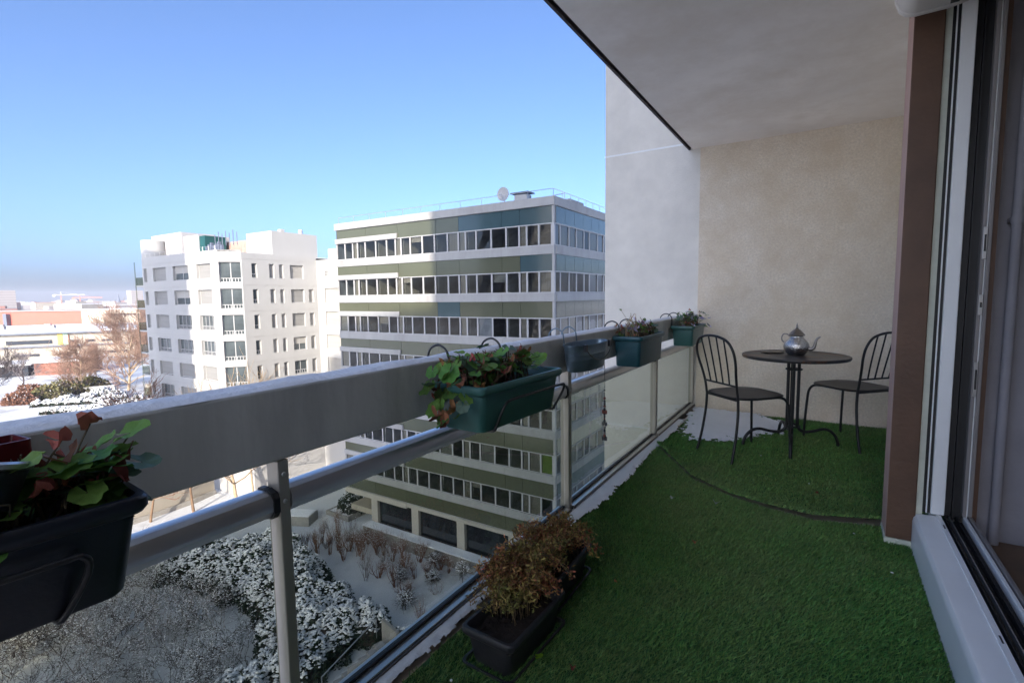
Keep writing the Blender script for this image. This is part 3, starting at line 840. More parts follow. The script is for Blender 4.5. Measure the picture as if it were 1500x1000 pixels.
p4 = bushy('bedding_plant', 'low bedding plant with violet white flowers in the small green planter', 'plant', (-.952, 4.28, -.27), .44, .17, 120, [('small', 4), ('dry', 2.6), ('petal', 2.0), ('blue', 1.6)], .024, .12, 17, group='plants in the railing planters', over=.04, stems=40, thin=20)
for _ in range(14):
    put_leaf(p4, rr.choice(['small', 'blue', 'petal']), (.06 + rr.uniform(0, .09), rr.uniform(-.1, .2), rr.uniform(-.01, .09)), rr.uniform(.016, .028), rr.uniform(-1, 1), rr.uniform(-.9, .3), 0, rr)

def leaf_cloud_mesh(name, P, D, size, m, rng, asp=.4):    # small folded two-triangle leaves at P pointing along D
    n = len(P)
    D = D / np.maximum(np.linalg.norm(D, axis=1, keepdims=True), 1e-6)
    R = rng.normal(size=(n, 3)); B = np.cross(D, R); B /= np.maximum(np.linalg.norm(B, axis=1, keepdims=True), 1e-6)
    s = (size * rng.uniform(.6, 1.3, n))[:, None]
    N = np.cross(D, B)
    V = np.empty((n, 4, 3))
    V[:, 0] = P; V[:, 1] = P + D * s * .55 + B * s * asp * .5 + N * s * .12; V[:, 2] = P + D * s; V[:, 3] = P + D * s * .55 - B * s * asp * .5 + N * s * .12
    return np_mesh(name, V.reshape(-1, 3), np.arange(n * 4).reshape(n, 4), m)
def rusty(label, base, L, Wd, seed, sprays, hgt, group):
    rng = np.random.default_rng(seed); r = random.Random(seed)
    t = thing('withered_shrub', label, 'shrub', base, 0, group)
    sb = MB(); P, D = [], []
    for i in range(sprays):
        x, y = r.uniform(-Wd * .3, Wd * .3), r.uniform(-L * .40, L * .42)
        a = r.uniform(0, 2 * pi); out = r.uniform(.02, .11)
        h = hgt * r.uniform(.35, 1.0)
        pth = smoothpath([(x, y, -.03), (x + .25 * out * cos(a), y + .25 * out * sin(a), h * .6), (x + .7 * out * cos(a), y + .7 * out * sin(a), h), (x + 1.25 * out * cos(a), y + 1.25 * out * sin(a), h * r.uniform(.55, .95))], 5)
        sb.tube(pth, [.0022 - .0014 * k / len(pth) for k in range(len(pth))], 4)
        for q in pth[4:]:
            for _ in range(r.choice((3, 6, 9, 11))):
                dd = np.array([r.gauss(0, 1), r.gauss(0, 1), r.gauss(.25, .8)])
                P.append(np.array(q) + np.array([r.gauss(0, .008), r.gauss(0, .008), r.gauss(0, .008)])); D.append(dd)
    sb.build('stems', M['stem'], t, local=True)
    tag(link('foliage', leaf_cloud_mesh('foliage', np.array(P), np.array(D), .015, M['rust_leaf'], rng, .36), t, local=True), kind='stuff')
    return t
s1 = rusty('rusty brown withered shrub spilling out of the nearer trough', (-.825, 1.345, -1.0), .25, .18, 21, 120, .165, 'withered shrubs in the troughs')
b = MB(); b.tube([(-.02, -.06, 0), (-.10, -.07, .10)], .0035, 6); b.build('dry_stalk', M['stem'], s1, local=True)
s2 = rusty('olive brown withered shrub filling the trough by the post', (-.845, 1.63, -1.0), .29, .17, 23, 95, .14, 'withered shrubs in the troughs')

# ------------------------------------------------------------------ hanging bead string
t = thing('bead_string', 'string of dark beads and charms hanging from the beam', 'ornament', (-1.045, 2.66, -.375))
b = MB(); b.tube([(0, 0, .0), (.001, 0, -.2), (0, .001, -.445)], .0012, 5); b.build('cord', M['wire'], t, local=True)
rr = random.Random(4)
z = -.045
i = 0
while z > -.43:
    k = rr.choice(['bead_red', 'bead_white', 'bead_dark', 'bead_dark', 'bead_red', 'silver_dark']) if z < -.2 else rr.choice(['bead_white', 'bead_dark', 'wire'])
    s = rr.uniform(.0055, .0095) if z < -.2 else rr.uniform(.003, .005)
    b = MB(); b.ball((0, 0, z), (s, s, s * rr.uniform(.8, 1.3)), 8, 6); b.build('bead', M[k], t, smooth=60, local=True)
    z -= s * 2 + (0 if z < -.2 else rr.choice([.0, .03]))
for zz in (-.29, -.36, -.445):
    b = MB(); b.prism([(-.016, -.003), (.016, -.003), (.016, .003), (-.016, .003)], zz - .012, zz + .012); b.build('charm', M[rr.choice(['bead_dark', 'bead_red'])], t, bevel=.004, local=True)

# ------------------------------------------------------------------ table, chairs, teapot
TC = (-.17, 4.06)
t = thing('bistro_table', 'round black metal table by the flank wall', 'table', (TC[0], TC[1], FZ + .025))
tz = .655
stain = mat('table_top', (.028, .028, .03), .38, metal=.35, var=.3, scale=12, bump=.12, bscale=60, col2=(.12, .05, .018), c2lo=.50, c2hi=.60)
b = MB(); b.lathe([(.001, tz - .008), (.315, tz - .008), (.326, tz - .016), (.336, tz - .014), (.341, tz - .004), (.339, tz + .006), (.330, tz + .0085), (.315, tz + .004), (.16, tz + .003), (.001, tz + .003)], n=56)
b.build('tabletop', stain, t, smooth=40, local=True)
for ang in (30, 108, 203, 272):
    a = radians(ang); c, s_ = cos(a), sin(a)
    pth = smoothpath([(c * .036, s_ * .036, tz - .012), (c * .036, s_ * .036, .42), (c * .036, s_ * .036, .20), (c * .045, s_ * .045, .135), (c * .085, s_ * .085, .105), (c * .15, s_ * .15, .108), (c * .215, s_ * .215, .122), (c * .265, s_ * .265, .112), (c * .305, s_ * .305, .075), (c * .325, s_ * .325, .03), (c * .33, s_ * .33, -.003)], 5)
    b = MB(); b.tube(pth, .0105, 12); b.build('leg', M['black'], t, smooth=50, local=True)
b = MB(); b.tube([(.05 * cos(q * pi / 8), .05 * sin(q * pi / 8), .56) for q in range(17)], .006, 6); b.tube([(.05 * cos(q * pi / 8), .05 * sin(q * pi / 8), .15) for q in range(17)], .006, 6); b.build('ring', M['black'], t, smooth=50, local=True)

ch = thing('bistro_chair', 'black metal chair on the left of the table, near the railing', 'chair', (0, 0, 0), 0, 'bistro chairs at the table')
b = MB()
b.loft([[(q[0], q[1] + .01, .412) for q in rrect(.17, .18, 0, .12, 7)], [(q[0], q[1] + .01, .415) for q in rrect(.197, .205, 0, .13, 7)], [(q[0], q[1] + .01, .424) for q in rrect(.201, .209, 0, .13, 7)], [(q[0], q[1] + .01, .429) for q in rrect(.195, .203, 0, .13, 7)], [(q[0], q[1] + .01, .423) for q in rrect(.15, .16, 0, .11, 7)], [(q[0], q[1] + .01, .420) for q in rrect(.08, .085, 0, .06, 7)]])
b.build('seat', M['black'], ch, smooth=40, local=True)
hoop = [(-.155, -.175, .41), (-.157, -.190, .50), (-.168, -.208, .58), (-.184, -.228, .66), (-.182, -.246, .735), (-.145, -.258, .795), (-.075, -.265, .822), (0, -.267, .829), (.075, -.265, .822), (.145, -.258, .795), (.182, -.246, .735), (.184, -.228, .66), (.168, -.208, .58), (.157, -.190, .50), (.155, -.175, .41)]
b = MB(); b.tube(smoothpath(hoop, 5), .0085, 10); b.build('back_frame', M['black'], ch, smooth=50, local=True)
b = MB(); b.tube([(-.157, -.192, .505), (.157, -.192, .505)], .0065, 8); b.build('back_rail', M['black'], ch, smooth=50, local=True)
for x0, x1, zt in ((-.093, -.112, .808), (-.031, -.038, .826), (.031, .038, .826), (.093, .112, .808)):
    b = MB(); b.tube(smoothpath([(x0, -.193, .505), ((x0 + x1) / 2, -.222, .64), (x1, -.264, zt)], 5), .0052, 8); b.build('spindle', M['black'], ch, smooth=50, local=True)
for sx in (-1, 1):
    b = MB(); b.tube(smoothpath([(sx * .155, -.175, .415), (sx * .160, -.178, .30), (sx * .168, -.20, .14), (sx * .176, -.232, 0)], 5), .009, 10); b.build('leg', M['black'], ch, smooth=50, local=True)
    b = MB(); b.tube(smoothpath([(sx * .13, .05, .410), (sx * .145, .13, .412), (sx * .158, .185, .402), (sx * .166, .213, .365), (sx * .170, .222, .30), (sx * .176, .232, .12), (sx * .178, .236, 0)], 5), .009, 10); b.build('leg', M['black'], ch, smooth=50, local=True)
b = MB(); b.tube([(-.155, -.172, .409), (.155, -.172, .409)], .007, 8); b.build('seat_rail', M['black'], ch, smooth=50, local=True)
ch.location = (-.452, 3.713, FZ + .022); ch.rotation_euler = (0, 0, -atan2(.67, .745))
copy_thing(ch, (.19, 4.375, FZ + .022), atan2(.73, .68), label='black metal chair half hidden behind the brown pillar')

t = thing('teapot', 'engraved silver teapot with a curved dark spout on the table', 'teapot', (-.163, 4.10, FZ + .025 + tz + .0045))
b = MB(); b.lathe([(.052, 0), (.056, .004), (.070, .022), (.081, .045), (.083, .062), (.076, .085), (.058, .108), (.044, .122), (.040, .130), (.043, .138), (.047, .141)], n=32); b.build('body', M['silver'], t, smooth=50, local=True)
b = MB(); b.lathe([(.052, .139), (.053, .144), (.046, .152), (.034, .166), (.022, .178), (.012, .184), (.010, .188)], n=28); ld = b.build('lid', M['silver_dark'], t, smooth=50, local=True)
b = MB(); b.lathe([(.005, .186), (.009, .194), (.005, .201), (.007, .207), (.003, .216), (.001, .228)], n=12); b.build('finial', M['silver_dark'], ld, smooth=50, local=True)
b = MB(); sp = smoothpath([(.062, -.01, .052), (.085, -.014, .045), (.104, -.018, .052), (.114, -.020, .078), (.120, -.021, .108), (.132, -.023, .126), (.146, -.025, .134)], 5)
b.tube(sp, [.015 - .010 * k / (len(sp) - 1) for k in range(len(sp))], 10); b.build('spout', M['silver_dark'], t, smooth=50, local=True)
b = MB(); b.tube(smoothpath([(-.042, .01, .128), (-.062, .012, .146), (-.084, .014, .144), (-.095, .016, .122), (-.092, .016, .098), (-.078, .014, .086)], 5), .0048, 8); b.build('handle', M['silver_dark'], t, smooth=50, local=True)
t = thing('saucer_and_spoon', 'small tarnished tray lying left of the teapot', 'tray', (-.315, 4.16, FZ + .025 + tz + .004), .4)
b = MB(); b.lathe([(.045, 0), (.062, .004), (.066, .008), (.064, .009), (.058, .006), (.001, .003)], n=24, sq=(1.25, .8)); b.build('tray', M['silver_dark'], t, smooth=40, local=True)
b = MB(); b.tube([(-.03, .0, .008), (.04, .01, .012), (.075, .016, .012)], [.003, .0025, .004], 6); b.ball((-.04, -.002, .008), (.015, .009, .004), 8, 5); b.build('spoon', M['steel'], t, smooth=40, local=True)

# ------------------------------------------------------------------ litter on the turf
for (x, y, s, k, lb) in ((-.45, 2.71, .020, 'pale', 'pale dry leaf lying on the turf short of the seam'), (-.66, 2.66, .014, 'pale', 'small grey leaf on the turf near the railing snow'), (-.45, 2.22, .013, 'dry', 'tiny brown curled leaf alone in the middle of the near turf'),
                         (0, 3.12, .014, 'dry', 'small brown leaf on the far turf in front of the table'), (-.70, 1.25, .014, 'lime', 'yellow green leaf beside the near trough'), (-.59, 1.26, .013, 'dry', 'rusty red dead flower head on the turf right of the trough'),
                         (-.64, 1.75, .010, 'dry', 'small dry leaf on the turf by the second trough')):
    me = RND.choice(LEAF[k])
    o = bpy.data.objects.new('fallen_leaf', me); COL.objects.link(o)
    o.location = (x, y, TZ + .021); o.scale = (s, s, s * .8); o.rotation_euler = (RND.uniform(-.3, .3), RND.uniform(-.3, .3), RND.uniform(0, 6))
    tag(o, lb, 'leaf', 'fallen leaves on the turf')
pm = MB().ball((0, 0, 0), (1, .7, .35), 7, 4).mesh('petal', M['snow'], smooth=80)
for x, y, lb in ((-.87, 1.04, 'white crumb of snow at the bottom edge near the railing'), (.15, 2.67, 'white fleck on the turf near the pillar foot'), (.26, 2.36, 'white fleck on the turf beside the door sill'), (-.33, 3.68, 'white fleck on the turf between the table legs'), (-.04, 3.26, 'white fleck on the far turf in front of the chair')):
    o = bpy.data.objects.new('snow_crumb', pm); COL.objects.link(o)
    o.location = (x, y, TZ + .019); o.scale = (.006,) * 3; o.rotation_euler = (0, 0, RND.uniform(0, 6))
    tag(o, lb, 'snow', 'white flecks on the turf')
# ------------------------------------------------------------------ green glazed office block
gb = thing('office_block', 'green and white banded office block with long window rows', 'building', (-27, 39, GZ))
GX0, GX1, GY, GYB, PER = -38.2, -15.85, 31.0, 47.0, 3.26
mull = [-38.14, -37.06, -36.05, -35.42, -34.44, -33.13, -31.82, -30.8, -30.15, -29.12, -27.81, -26.52, -25.2, -24.12, -23.43, -22.44, -21.07, -19.76, -18.66, -18.04, -17.06, -16.05]
smull = [31.16, 31.98, 33.41, 34.7, 36.08, 37.13, 38.8, 40.1, 41.4, 42.8, 44.1, 45.5, 46.85]
gr = random.Random(3)
winfrm, winpane = {}, {}
def win_mesh(w, h):
    key = (round(w, 2), round(h, 2))
    if key not in winfrm:
        b = MB(); f = .062
        b.box(0, f, 0, .09, 0, h); b.box(w - f, w, 0, .09, 0, h); b.box(f, w - f, .01, .09, 0, .05); b.box(f, w - f, .01, .09, h - .06, h)
        winfrm[key] = b.mesh('window', M['frame_white'])
        winpane[key] = MB().quad((f, .05, .05), (w - f, .05, .05), (w - f, .05, h - .06), (f, .05, h - .06)).mesh('pane', M['pane'])
    return key
blinds = {}
def office_window(p, rz, w, h, blind=None, bh=1.0):
    k = win_mesh(w, h)
    o = link('window', winfrm[k], gb)
    o.location = Vector(p) - gb.location; o.rotation_euler = (0, 0, rz)
    q = link('pane', winpane[k], o, local=True)
    q.rotation_euler = (gr.gauss(0, .004), 0, gr.gauss(0, .006))
    if blind:
        b = MB()
        b.box(.07, w - .07, .14, .155, h * (1 - bh) + .05, h - .05)
        b.build('blind', M[blind], o, local=True)
wh = 1.47
for k in range(7):
    z = 3.46 - PER * k
    for i in range(len(mull) - 1):
        w = mull[i + 1] - mull[i]
        bl = None; bh = 1
        if w < .75: bl = 'blind'
        elif gr.random() < .22: bl = gr.choice(['blind', 'interior', 'blind', 'grey_wall']); bh = gr.choice([1, 1, .5, .35])
        if k == 5 and i == len(mull) - 2: bl, bh = 'blind_lime', 1
        office_window((mull[i] + .004, GY + .02, z), 0, w - .008, wh, bl, bh)
    for i in range(len(smull) - 1):
        w = smull[i + 1] - smull[i]
        bl = gr.choice([None, None, 'grey_wall', 'blind'])
        office_window((GX1 - .02, smull[i] + .004, z), pi / 2, w - .008, wh, bl)
    b = MB(); b.box(GX0 - .02, GX1 + .02, GY - .06, GY + .25, z - .62, z - .008); b.box(GX1 - .25, GX1 + .06, GY + .251, GYB, z - .62, z - .008); b.box(GX0 - .02, GX0 + .25, GY + .251, GYB, z - .62, z - .008)
    b.build('white_band', M['band'], gb, bevel=.02)
    b = MB(); b.box(GX0 + .05, GX1 - .05, GY - .085, GY - .061, z - .05, z - .012); b.build('sill_strip', M['frame_white'], gb)
    b = MB()
    for x in (-26.35, -20.15): b.box(x - .012, x + .012, GY - .063, GY - .055, z - .60, z - .06)
    for y in (35.5, 39.9): b.box(GX1 + .055, GX1 + .063, y - .012, y + .012, z - .6, z - .02)
    b.build('band_joint', M['grey_pvc'], gb)
    b = MB(); b.box(GX1 - .19, GX1 + .02, GY - .02, GY + .14, z - .01, z + wh + .01); b.build('corner_post', M['frame_white'], gb)
    b = MB(); b.box(GX0, GX0 + .06, GY - .01, GY + .2, z - .01, z + wh + .01); b.box(GX0 + .001, GX0 + .08, GY + .2, GYB, z - .01, z + wh + .01); b.build('end_wall', M['band'], gb)
seg = [-38.18, -34.3, -30.5, -26.35, -24.1, -20.15, -18.6, -15.84]
for k in range(8):
    z0, z1 = 4.93 - PER * k, 6.10 - PER * k
    for i in range(len(seg) - 1):
        m = 'spandrel'
        if (k, i) in ((0, 4), (0, 5), (2, 3), (0, 6), (1, 6)): m = 'spandrel_blue'
        b = MB(); b.box(seg[i] + .012, seg[i + 1] - .012, GY + .03, GY + .16, z0, z1)
        o = b.build('spandrel_panel', M[m], gb)
        o.rotation_euler = (0, 0, 0)
    for i in range(10):
        y0 = 31.2 + i * 1.57
        b = MB(); b.box(GX1 - .16, GX1 - .03, y0 + .012, y0 + 1.55, z0, z1); b.build('spandrel_panel', M['spandrel_side'], gb)
    b = MB(); b.box(GX0, GX1, GY + .17, GY + .3, z0 - .01, z1 + .01); b.box(GX1 - .3, GX1 - .17, GY + .3, GYB, z0 - .01, z1 + .01); b.box(GX0, GX0 + .12, GY + .3, GYB, z0 - .01, z1 + .01); b.build('spandrel_core', M['interior_dark'], gb)
    b = MB(); b.box(GX1 - .15, GX1 + .015, GY - .03, GY + .16, z0, z1); b.build('corner_post', M['band'], gb)
    if k < 7: b = MB(); b.box(GX0 - .04, -30.5, GY - .12, GY + .029, z0 - .03, z0 + .40); b.build('head_panel', M['band'], gb, bevel=.02)
    b = MB(); b.box(-30.49 if k < 7 else GX0, GX1 + .02, GY - .01, GY + .029, z0 - .04, z0 + .02); b.box(GX1 - .029, GX1 + .02, GY + .03, GYB, z0 - .04, z0 + .02); b.build('head_strip', M['frame_white'], gb)
b = MB(); b.box(GX0 - .08, GX1 + .08, GY - .12, GY + .4, 6.11, 6.72); b.box(GX1 - .4, GX1 + .08, GY + .401, GYB, 6.11, 6.72); b.box(GX0 - .08, GX0 + .4, GY + .401, GYB, 6.11, 6.72)
b.build('parapet', M['band'], gb, bevel=.03)
b = MB(); b.box(GX0 + .3, GX1 - .3, GY + .3, GYB, 6.2, 6.4); b.build('roof', M['snow'], gb)
b = MB()
for k in range(8):
    z = 2.86 - PER * k
    b.box(GX0 + .13, GX1 - .31, GY + .31, GYB - .3, z - .25, z + .30)
b.build('storey_slab', M['interior'], gb)
b = MB(); b.box(GX0 + .12, GX1 - 4.5, GY + 5.2, GY + 5.35, -16, 6.1); b.box(GX1 - 4.6, GX1 - 4.5, GY + 5.36, GYB - .2, -16, 6.1)
for x in (-35.4, -33.1, -30.15, -26.5, -24.1, -23.4, -19.76): b.box(x - .05, x + .05, GY + .32, GY + 5.19, -16, 6.1)
for y in (34.7, 38.8, 42.8): b.box(GX1 - 4.49, GX1 - .35, y - .05, y + .05, -16, 6.1)
b.build('partition', M['interior'], gb)
b = MB(); b.box(GX0 + .02, GX1 - .02, GYB, GYB + .3, GZ, 6.6); b.build('rear_wall', M['band'], gb)
# ground floor
b = MB(); b.box(-38.25, -30.4, GY - .14, GY + .3, -18.36, -17.88); b.box(-30.39, GX1 + .02, GY - .10, GY + .3, -18.22, -17.905); b.build('beam', M['beige_frame'], gb)
for i in range(5):
    x0 = -34.88 + 4.98 * i
    b = MB(); b.box(x0, x0 + .78, GY - .02, GY + .5, -20.6, -18.2); b.build('column', M['beige_frame'], gb)
    if i < 4:
        b = MB(); b.box(x0 + .80, x0 + 4.95, GY + .25, GY + .3, -20.55, -18.22); b.build('shop_window', M['pane_dark'], gb)
b = MB(); b.box(-34.9, -14, GY + .5, GYB - .4, GZ, -18.3); b.build('ground_floor_core', M['interior_dark'], gb)
b = MB(); b.box(-35.0, -14.5, GY - 1.0, GY - .03, GZ, -20.62); b.build('low_wall', M['stone'], gb)
b = MB(); b.box(-35.05, -14.5, GY - 1.06, GY - .03, -20.615, -20.50); b.build('wall_snow', M['snow'], gb, bevel=.04)
b = MB(); pts = []
for a, c in (((-39 + .9, 31.3), (GX1 - .2, 31.3)), ((GX1 - .2, 31.3), (GX1 - .2, 46.5))):
    for zz in (7.28,): b.tube([(a[0], a[1], zz), (c[0], c[1], zz)], .022, 5)
    n = 11
    for i in range(n + 1):
        x, y = a[0] + (c[0] - a[0]) * i / n, a[1] + (c[1] - a[1]) * i / n
        b.tube([(x, y, 6.7), (x, y, 7.28)], .02, 5)
b.build('roof_railing', M['alu'], gb)
t = thing('satellite_dish', 'white satellite dish on the roof edge of the office block', 'satellite dish', (-20.75, 32.3, 6.7))
b = MB()
pr = [(.001, .0)] + [(.52 * q / 8, .16 * (q / 8) ** 2) for q in range(1, 9)]
V, F = [], []
b.lathe([(r_, z_) for r_, z_ in pr] + [(.52, .175), (.001, .03)], n=22)
b.v = [(v[0] + 0, -v[2] + .1, v[1] + .88) for v in b.v]
b.build('reflector', M['frame_white'], t, smooth=50, local=True)
b = MB(); b.tube([(0, .12, .0), (0, .12, .85)], .04, 8); b.tube([(0, .05, .5), (0, -.42, .82)], .015, 5); b.box(-.05, .05, -.5, -.4, .78, .88); b.build('mount', M['alu'], t, local=True)
t = thing('roof_vent', 'small white ventilation box with a dark flat cap on the office roof', 'roof vent', (-19.1, 32.4, 6.7))
b = MB(); b.box(-.55, .5, -.35, .35, 0, .62); b.build('box', M['frame_white'], t, local=True)
b = MB(); b.box(-.8, .7, -.5, .5, .72, .80); b.box(-.4, .4, -.3, .3, .62, .72); b.build('cap', M['slate'], t, local=True)
t = thing('roof_hatch', 'low pale plant housing on the office roof near the corner', 'roof box', (-17.3, 34, 6.4))
b = MB(); b.prism([(-1.9, 0), (1.2, 0), (1.2, 2.5), (-1.9, 2.5)], 0, .62); b.build('housing', M['band'], t, local=True)
b = MB(); b.tube([(-.7, 1.2, .6), (-.7, 1.2, 1.25), (.2, 1.2, 1.3), (.2, 1.2, .6)], .04, 6); b.build('ladder_hoop', M['alu'], t, local=True)

# ------------------------------------------------------------------ white apartment block
wb = thing('apartment_block', 'white apartment block with grey shuttered windows and chamfered corner loggias', 'building', (-62, 36, GZ))
wr = random.Random(8)
def facade(mb, O, U, Nn, L, z0, z1, ops, dep):
    O, U, Nn = Vector((O[0], O[1], 0)), Vector((U[0], U[1], 0)), Vector((Nn[0], Nn[1], 0))
    us = sorted({0, L} | {o[0] for o in ops} | {o[1] for o in ops})
    zs = sorted({z0, z1} | {o[2] for o in ops} | {o[3] for o in ops})
    P = lambda u, z, d=0: tuple(O + U * u - Nn * d + Vector((0, 0, z)))
    for i in range(len(us) - 1):
        for j in range(len(zs) - 1):
            um, zm = (us[i] + us[i + 1]) / 2, (zs[j] + zs[j + 1]) / 2
            if any(o[0] < um < o[1] and o[2] < zm < o[3] for o in ops): continue
            mb.quad(P(us[i], zs[j]), P(us[i + 1], zs[j]), P(us[i + 1], zs[j + 1]), P(us[i], zs[j + 1]))
    for a, c, e, g in [o[:4] for o in ops]:
        mb.quad(P(a, e), P(a, g), P(a, g, dep), P(a, e, dep)); mb.quad(P(c, e), P(c, e, dep), P(c, g, dep), P(c, g))
        mb.quad(P(a, g), P(c, g), P(c, g, dep), P(a, g, dep)); mb.quad(P(a, e), P(a, e, dep), P(c, e, dep), P(c, e))
wcache = {}
def flat_window(parent, O, U, Nn, u0, u1, z0, z1, dep, style):
    w, h = u1 - u0, z1 - z0
    key = (round(w, 2), round(h, 2), style)
    if key not in wcache:
        b = MB(); f = .07
        b.box(0, f, -.03, .03, 0, h); b.box(w - f, w, -.03, .03, 0, h); b.box(f, w - f, -.03, .03, 0, f); b.box(f, w - f, -.03, .03, h - f, h)
        if style in ('glass', 'half') and w > 1.2: b.box(w / 2 - .04, w / 2 + .04, -.03, .03, f, h - f)
        if style == 'glass' and w > 2.4: b.box(w / 4 - .03, w / 4 + .03, -.03, .03, f, h - f); b.box(w * .75 - .03, w * .75 + .03, -.03, .03, f, h - f)
        subs = []
        if style.startswith('shut'):
            c = MB(); n = 12
            for i in range(n):
                zz = f + (h - 2 * f) * i / n
                c.box(f, w - f, -.022, -.005, zz, zz + (h - 2 * f) / n - .012)
            c.box(f, w - f, -.005, .0, f, h - f)
            subs.append(('shutter', c.mesh('shutter', M['shutter_light' if style == 'shutl' else 'shutter'])))
        else:
            c = MB().quad((f, 0, f), (w - f, 0, f), (w - f, 0, h - f), (f, 0, h - f))
            subs.append(('pane', c.mesh('pane', M['pane_grey'])))
            if style == 'half':
                c = MB().box(f, w - f, -.025, -.008, h * .48, h - f)
                subs.append(('shutter', c.mesh('shutter', M['shutter_light'])))
            if style == 'glass':
                c = MB()
                n = max(2, int(w / .3))
                c.box(0.02, w - .02, -.10, -.07, .42, .48); c.box(.02, w - .02, -.10, -.07, .02, .07)
                for i in range(n + 1): c.box(.02 + (w - .1) * i / n, .08 + (w - .1) * i / n, -.10, -.07, .07, .42)
                subs.append(('balustrade', c.mesh('balustrade', M['frame_white'])))
        wcache[key] = (b.mesh('window', M['frame_white']), subs)
    fm, subs = wcache[key]
    o = link('window', fm, parent)
    p = Vector((O[0], O[1], 0)) + Vector((U[0], U[1], 0)) * u0 - Vector((Nn[0], Nn[1], 0)) * (dep - .04) + Vector((0, 0, z0))
    o.location = p - parent.location
    o.rotation_euler = (0, 0, atan2(U[1], U[0]))
    for nm, me in subs: link(nm, me, o, local=True)
X0, YF, XC, T, XR, YW = -73.0, 29.39, -55.445, 1.665, -53.78, 40.5
ops = []; styles = []
for k in range(8):
    zt, zb = 3.98 - 2.85 * k, 2.32 - 2.85 * k
    for a, c in ((-72.6, -71.75), (-70.2, -66.95), (-65.25, -61.65), (-59.88, -56.88)):
        ops.append((a - X0, c - X0, zb, zt))
b = MB(); facade(b, (X0, YF), (1, 0), (0, -1), XC - X0, GZ, 5.35, ops, .35)
for i, (u0, u1, zb, zt) in enumerate(ops):
    st = wr.choice(['shut', 'shut', 'shut', 'glass'])
    if i % 4 == 2: st = wr.choice(['half', 'glass', 'shut'])
    if i in (3, 7, 19): st = 'shut'
    if i in (11, 15): st = 'glass'
    flat_window(wb, (X0, YF), (1, 0), (0, -1), u0, u1, zb, zt, .35, st)
r2 = sqrt(.5)
ops = [(.10, 2.25, 1.86 - 2.85 * k, 4.06 - 2.85 * k) for k in range(8)]
facade(b, (XC, YF), (r2, r2), (r2, -r2), T * sqrt(2), GZ, 5.35, ops, 1.0)
for u0, u1, zb, zt in ops: flat_window(wb, (XC, YF), (r2, r2), (r2, -r2), u0, u1, zb, zt, .32, 'glass')
ops = []; st = []
Y1 = YF + T
for k in range(8):
    zt, zb = 3.98 - 2.85 * k, 2.38 - 2.85 * k
    for j, (a, c) in enumerate(((32.16, 32.79), (34.22, 34.84), (35.44, 36.0), (36.85, 38.64), (39.25, 39.93))):
        if j == 4 and k == 0: continue
        ops.append((a - Y1, c - Y1, zb, zt)); st.append('glass' if (j == 0 or (j, k) in ((3, 4), (4, 4))) else ('half' if (j, k) == (3, 3) else wr.choice(['shut', 'shut', 'shutl'])))
facade(b, (XR, Y1), (0, 1), (1, 0), YW - Y1, GZ, 5.1, ops, .3)
for o_, s_ in zip(ops, st): flat_window(wb, (XR, Y1), (0, 1), (1, 0), *o_, .3, 'shut' if s_ == 'glass' and o_[1] - o_[0] < .75 and wr.random() < .5 else s_)
ops = [(1.35, 4.1, 1.25 - 1.75 - 2.85 * (k - 1), 1.25 - 2.85 * (k - 1)) for k in range(1, 8)]
facade(b, (XR, YW), (1, 0), (0, -1), 9, GZ, 4.7, ops + [(1.55, 2.1, 2.7, 3.35)], .3)
for i, o_ in enumerate(ops): flat_window(wb, (XR, YW), (1, 0), (0, -1), *o_, .3, 'shutl')
flat_window(wb, (XR, YW), (1, 0), (0, -1), 1.55, 2.1, 2.7, 3.35, .3, 'glass')
b.quad((X0, YF, GZ), (X0, YF, 5.35), (X0, 52, 5.35), (X0, 52, GZ)); b.quad((XR + 9, YW, GZ), (XR + 9, 52, GZ), (XR + 9, 52, 4.7), (XR + 9, YW, 4.7))
b.quad((X0, 52, GZ), (X0, 52, 5.35), (XR + 9, 52, 4.7), (XR + 9, 52, GZ))
b.quad((XR - .3, Y1, 5.1), (XR - .3, YW, 5.1), (XR - .3, YW, 4), (XR - .3, Y1, 4))
b.add([(XC, YF, 5.35), (XC, YF, 5.1), (XR, Y1, 5.35), (XR, Y1, 5.1)], [(0, 1, 3, 2)])
b.build('wall', M['white_wall'], wb)
b = MB(); b.prism([(X0 + .05, YF + .25), (XC, YF + .25), (XR - .25, Y1), (XR - .25, YW), (XR - .25, 51.9), (X0 + .05, 51.9)], 5.0, 5.06); b.prism([(XR - .24, YW + .2), (XR + 8.9, YW + .2), (XR + 8.9, 51.9), (XR - .24, 51.9)], 4.2, 4.4); b.build('roof', M['snow'], wb)
b = MB(); b.box(X0 + 1, XR - 1.5, YF + 1.5, 50, GZ, 4.8); b.box(XR - 1.5, XR + 8, YW + 1.5, 50, GZ, 3.5); b.build('interior_core', M['interior_dark'], wb)
b = MB()
for k in range(9):
    z = 1.62 - 2.85 * k + 2.85
    b.box(X0 + .02, XC - .02, YF - .03, YF - .002, z - .04, z + .02); b.box(XR + .002, XR + .03, Y1 + .02, YW - .02, z - .04, z + .02)
b.build('ledge', M['white_wall'], wb)
b = MB()
for i in range(14):
    x = X0 + .4 + i * 1.25
    b.tube([(x, YF + .3, 5.3), (x, YF + .3, 5.85)], .02, 4)
b.tube([(X0 + .2, YF + .3, 5.85), (XC, YF + .3, 5.85)], .02, 4); b.build('roof_railing', M['alu'], wb)
b = MB(); b.box(-59.6, -54.5, 35.2, 41.3, 5.05, 7.86); b.box(-51.9, -48.5, YW + .35, YW + 3.2, 4.3, 6.0); b.build('penthouse', M['white_wall'], wb)
b = MB(); b.box(-66.5, -59.9, 36.5, 42, 5.05, 7.4); b.build('penthouse', M['pillar_side'], wb)
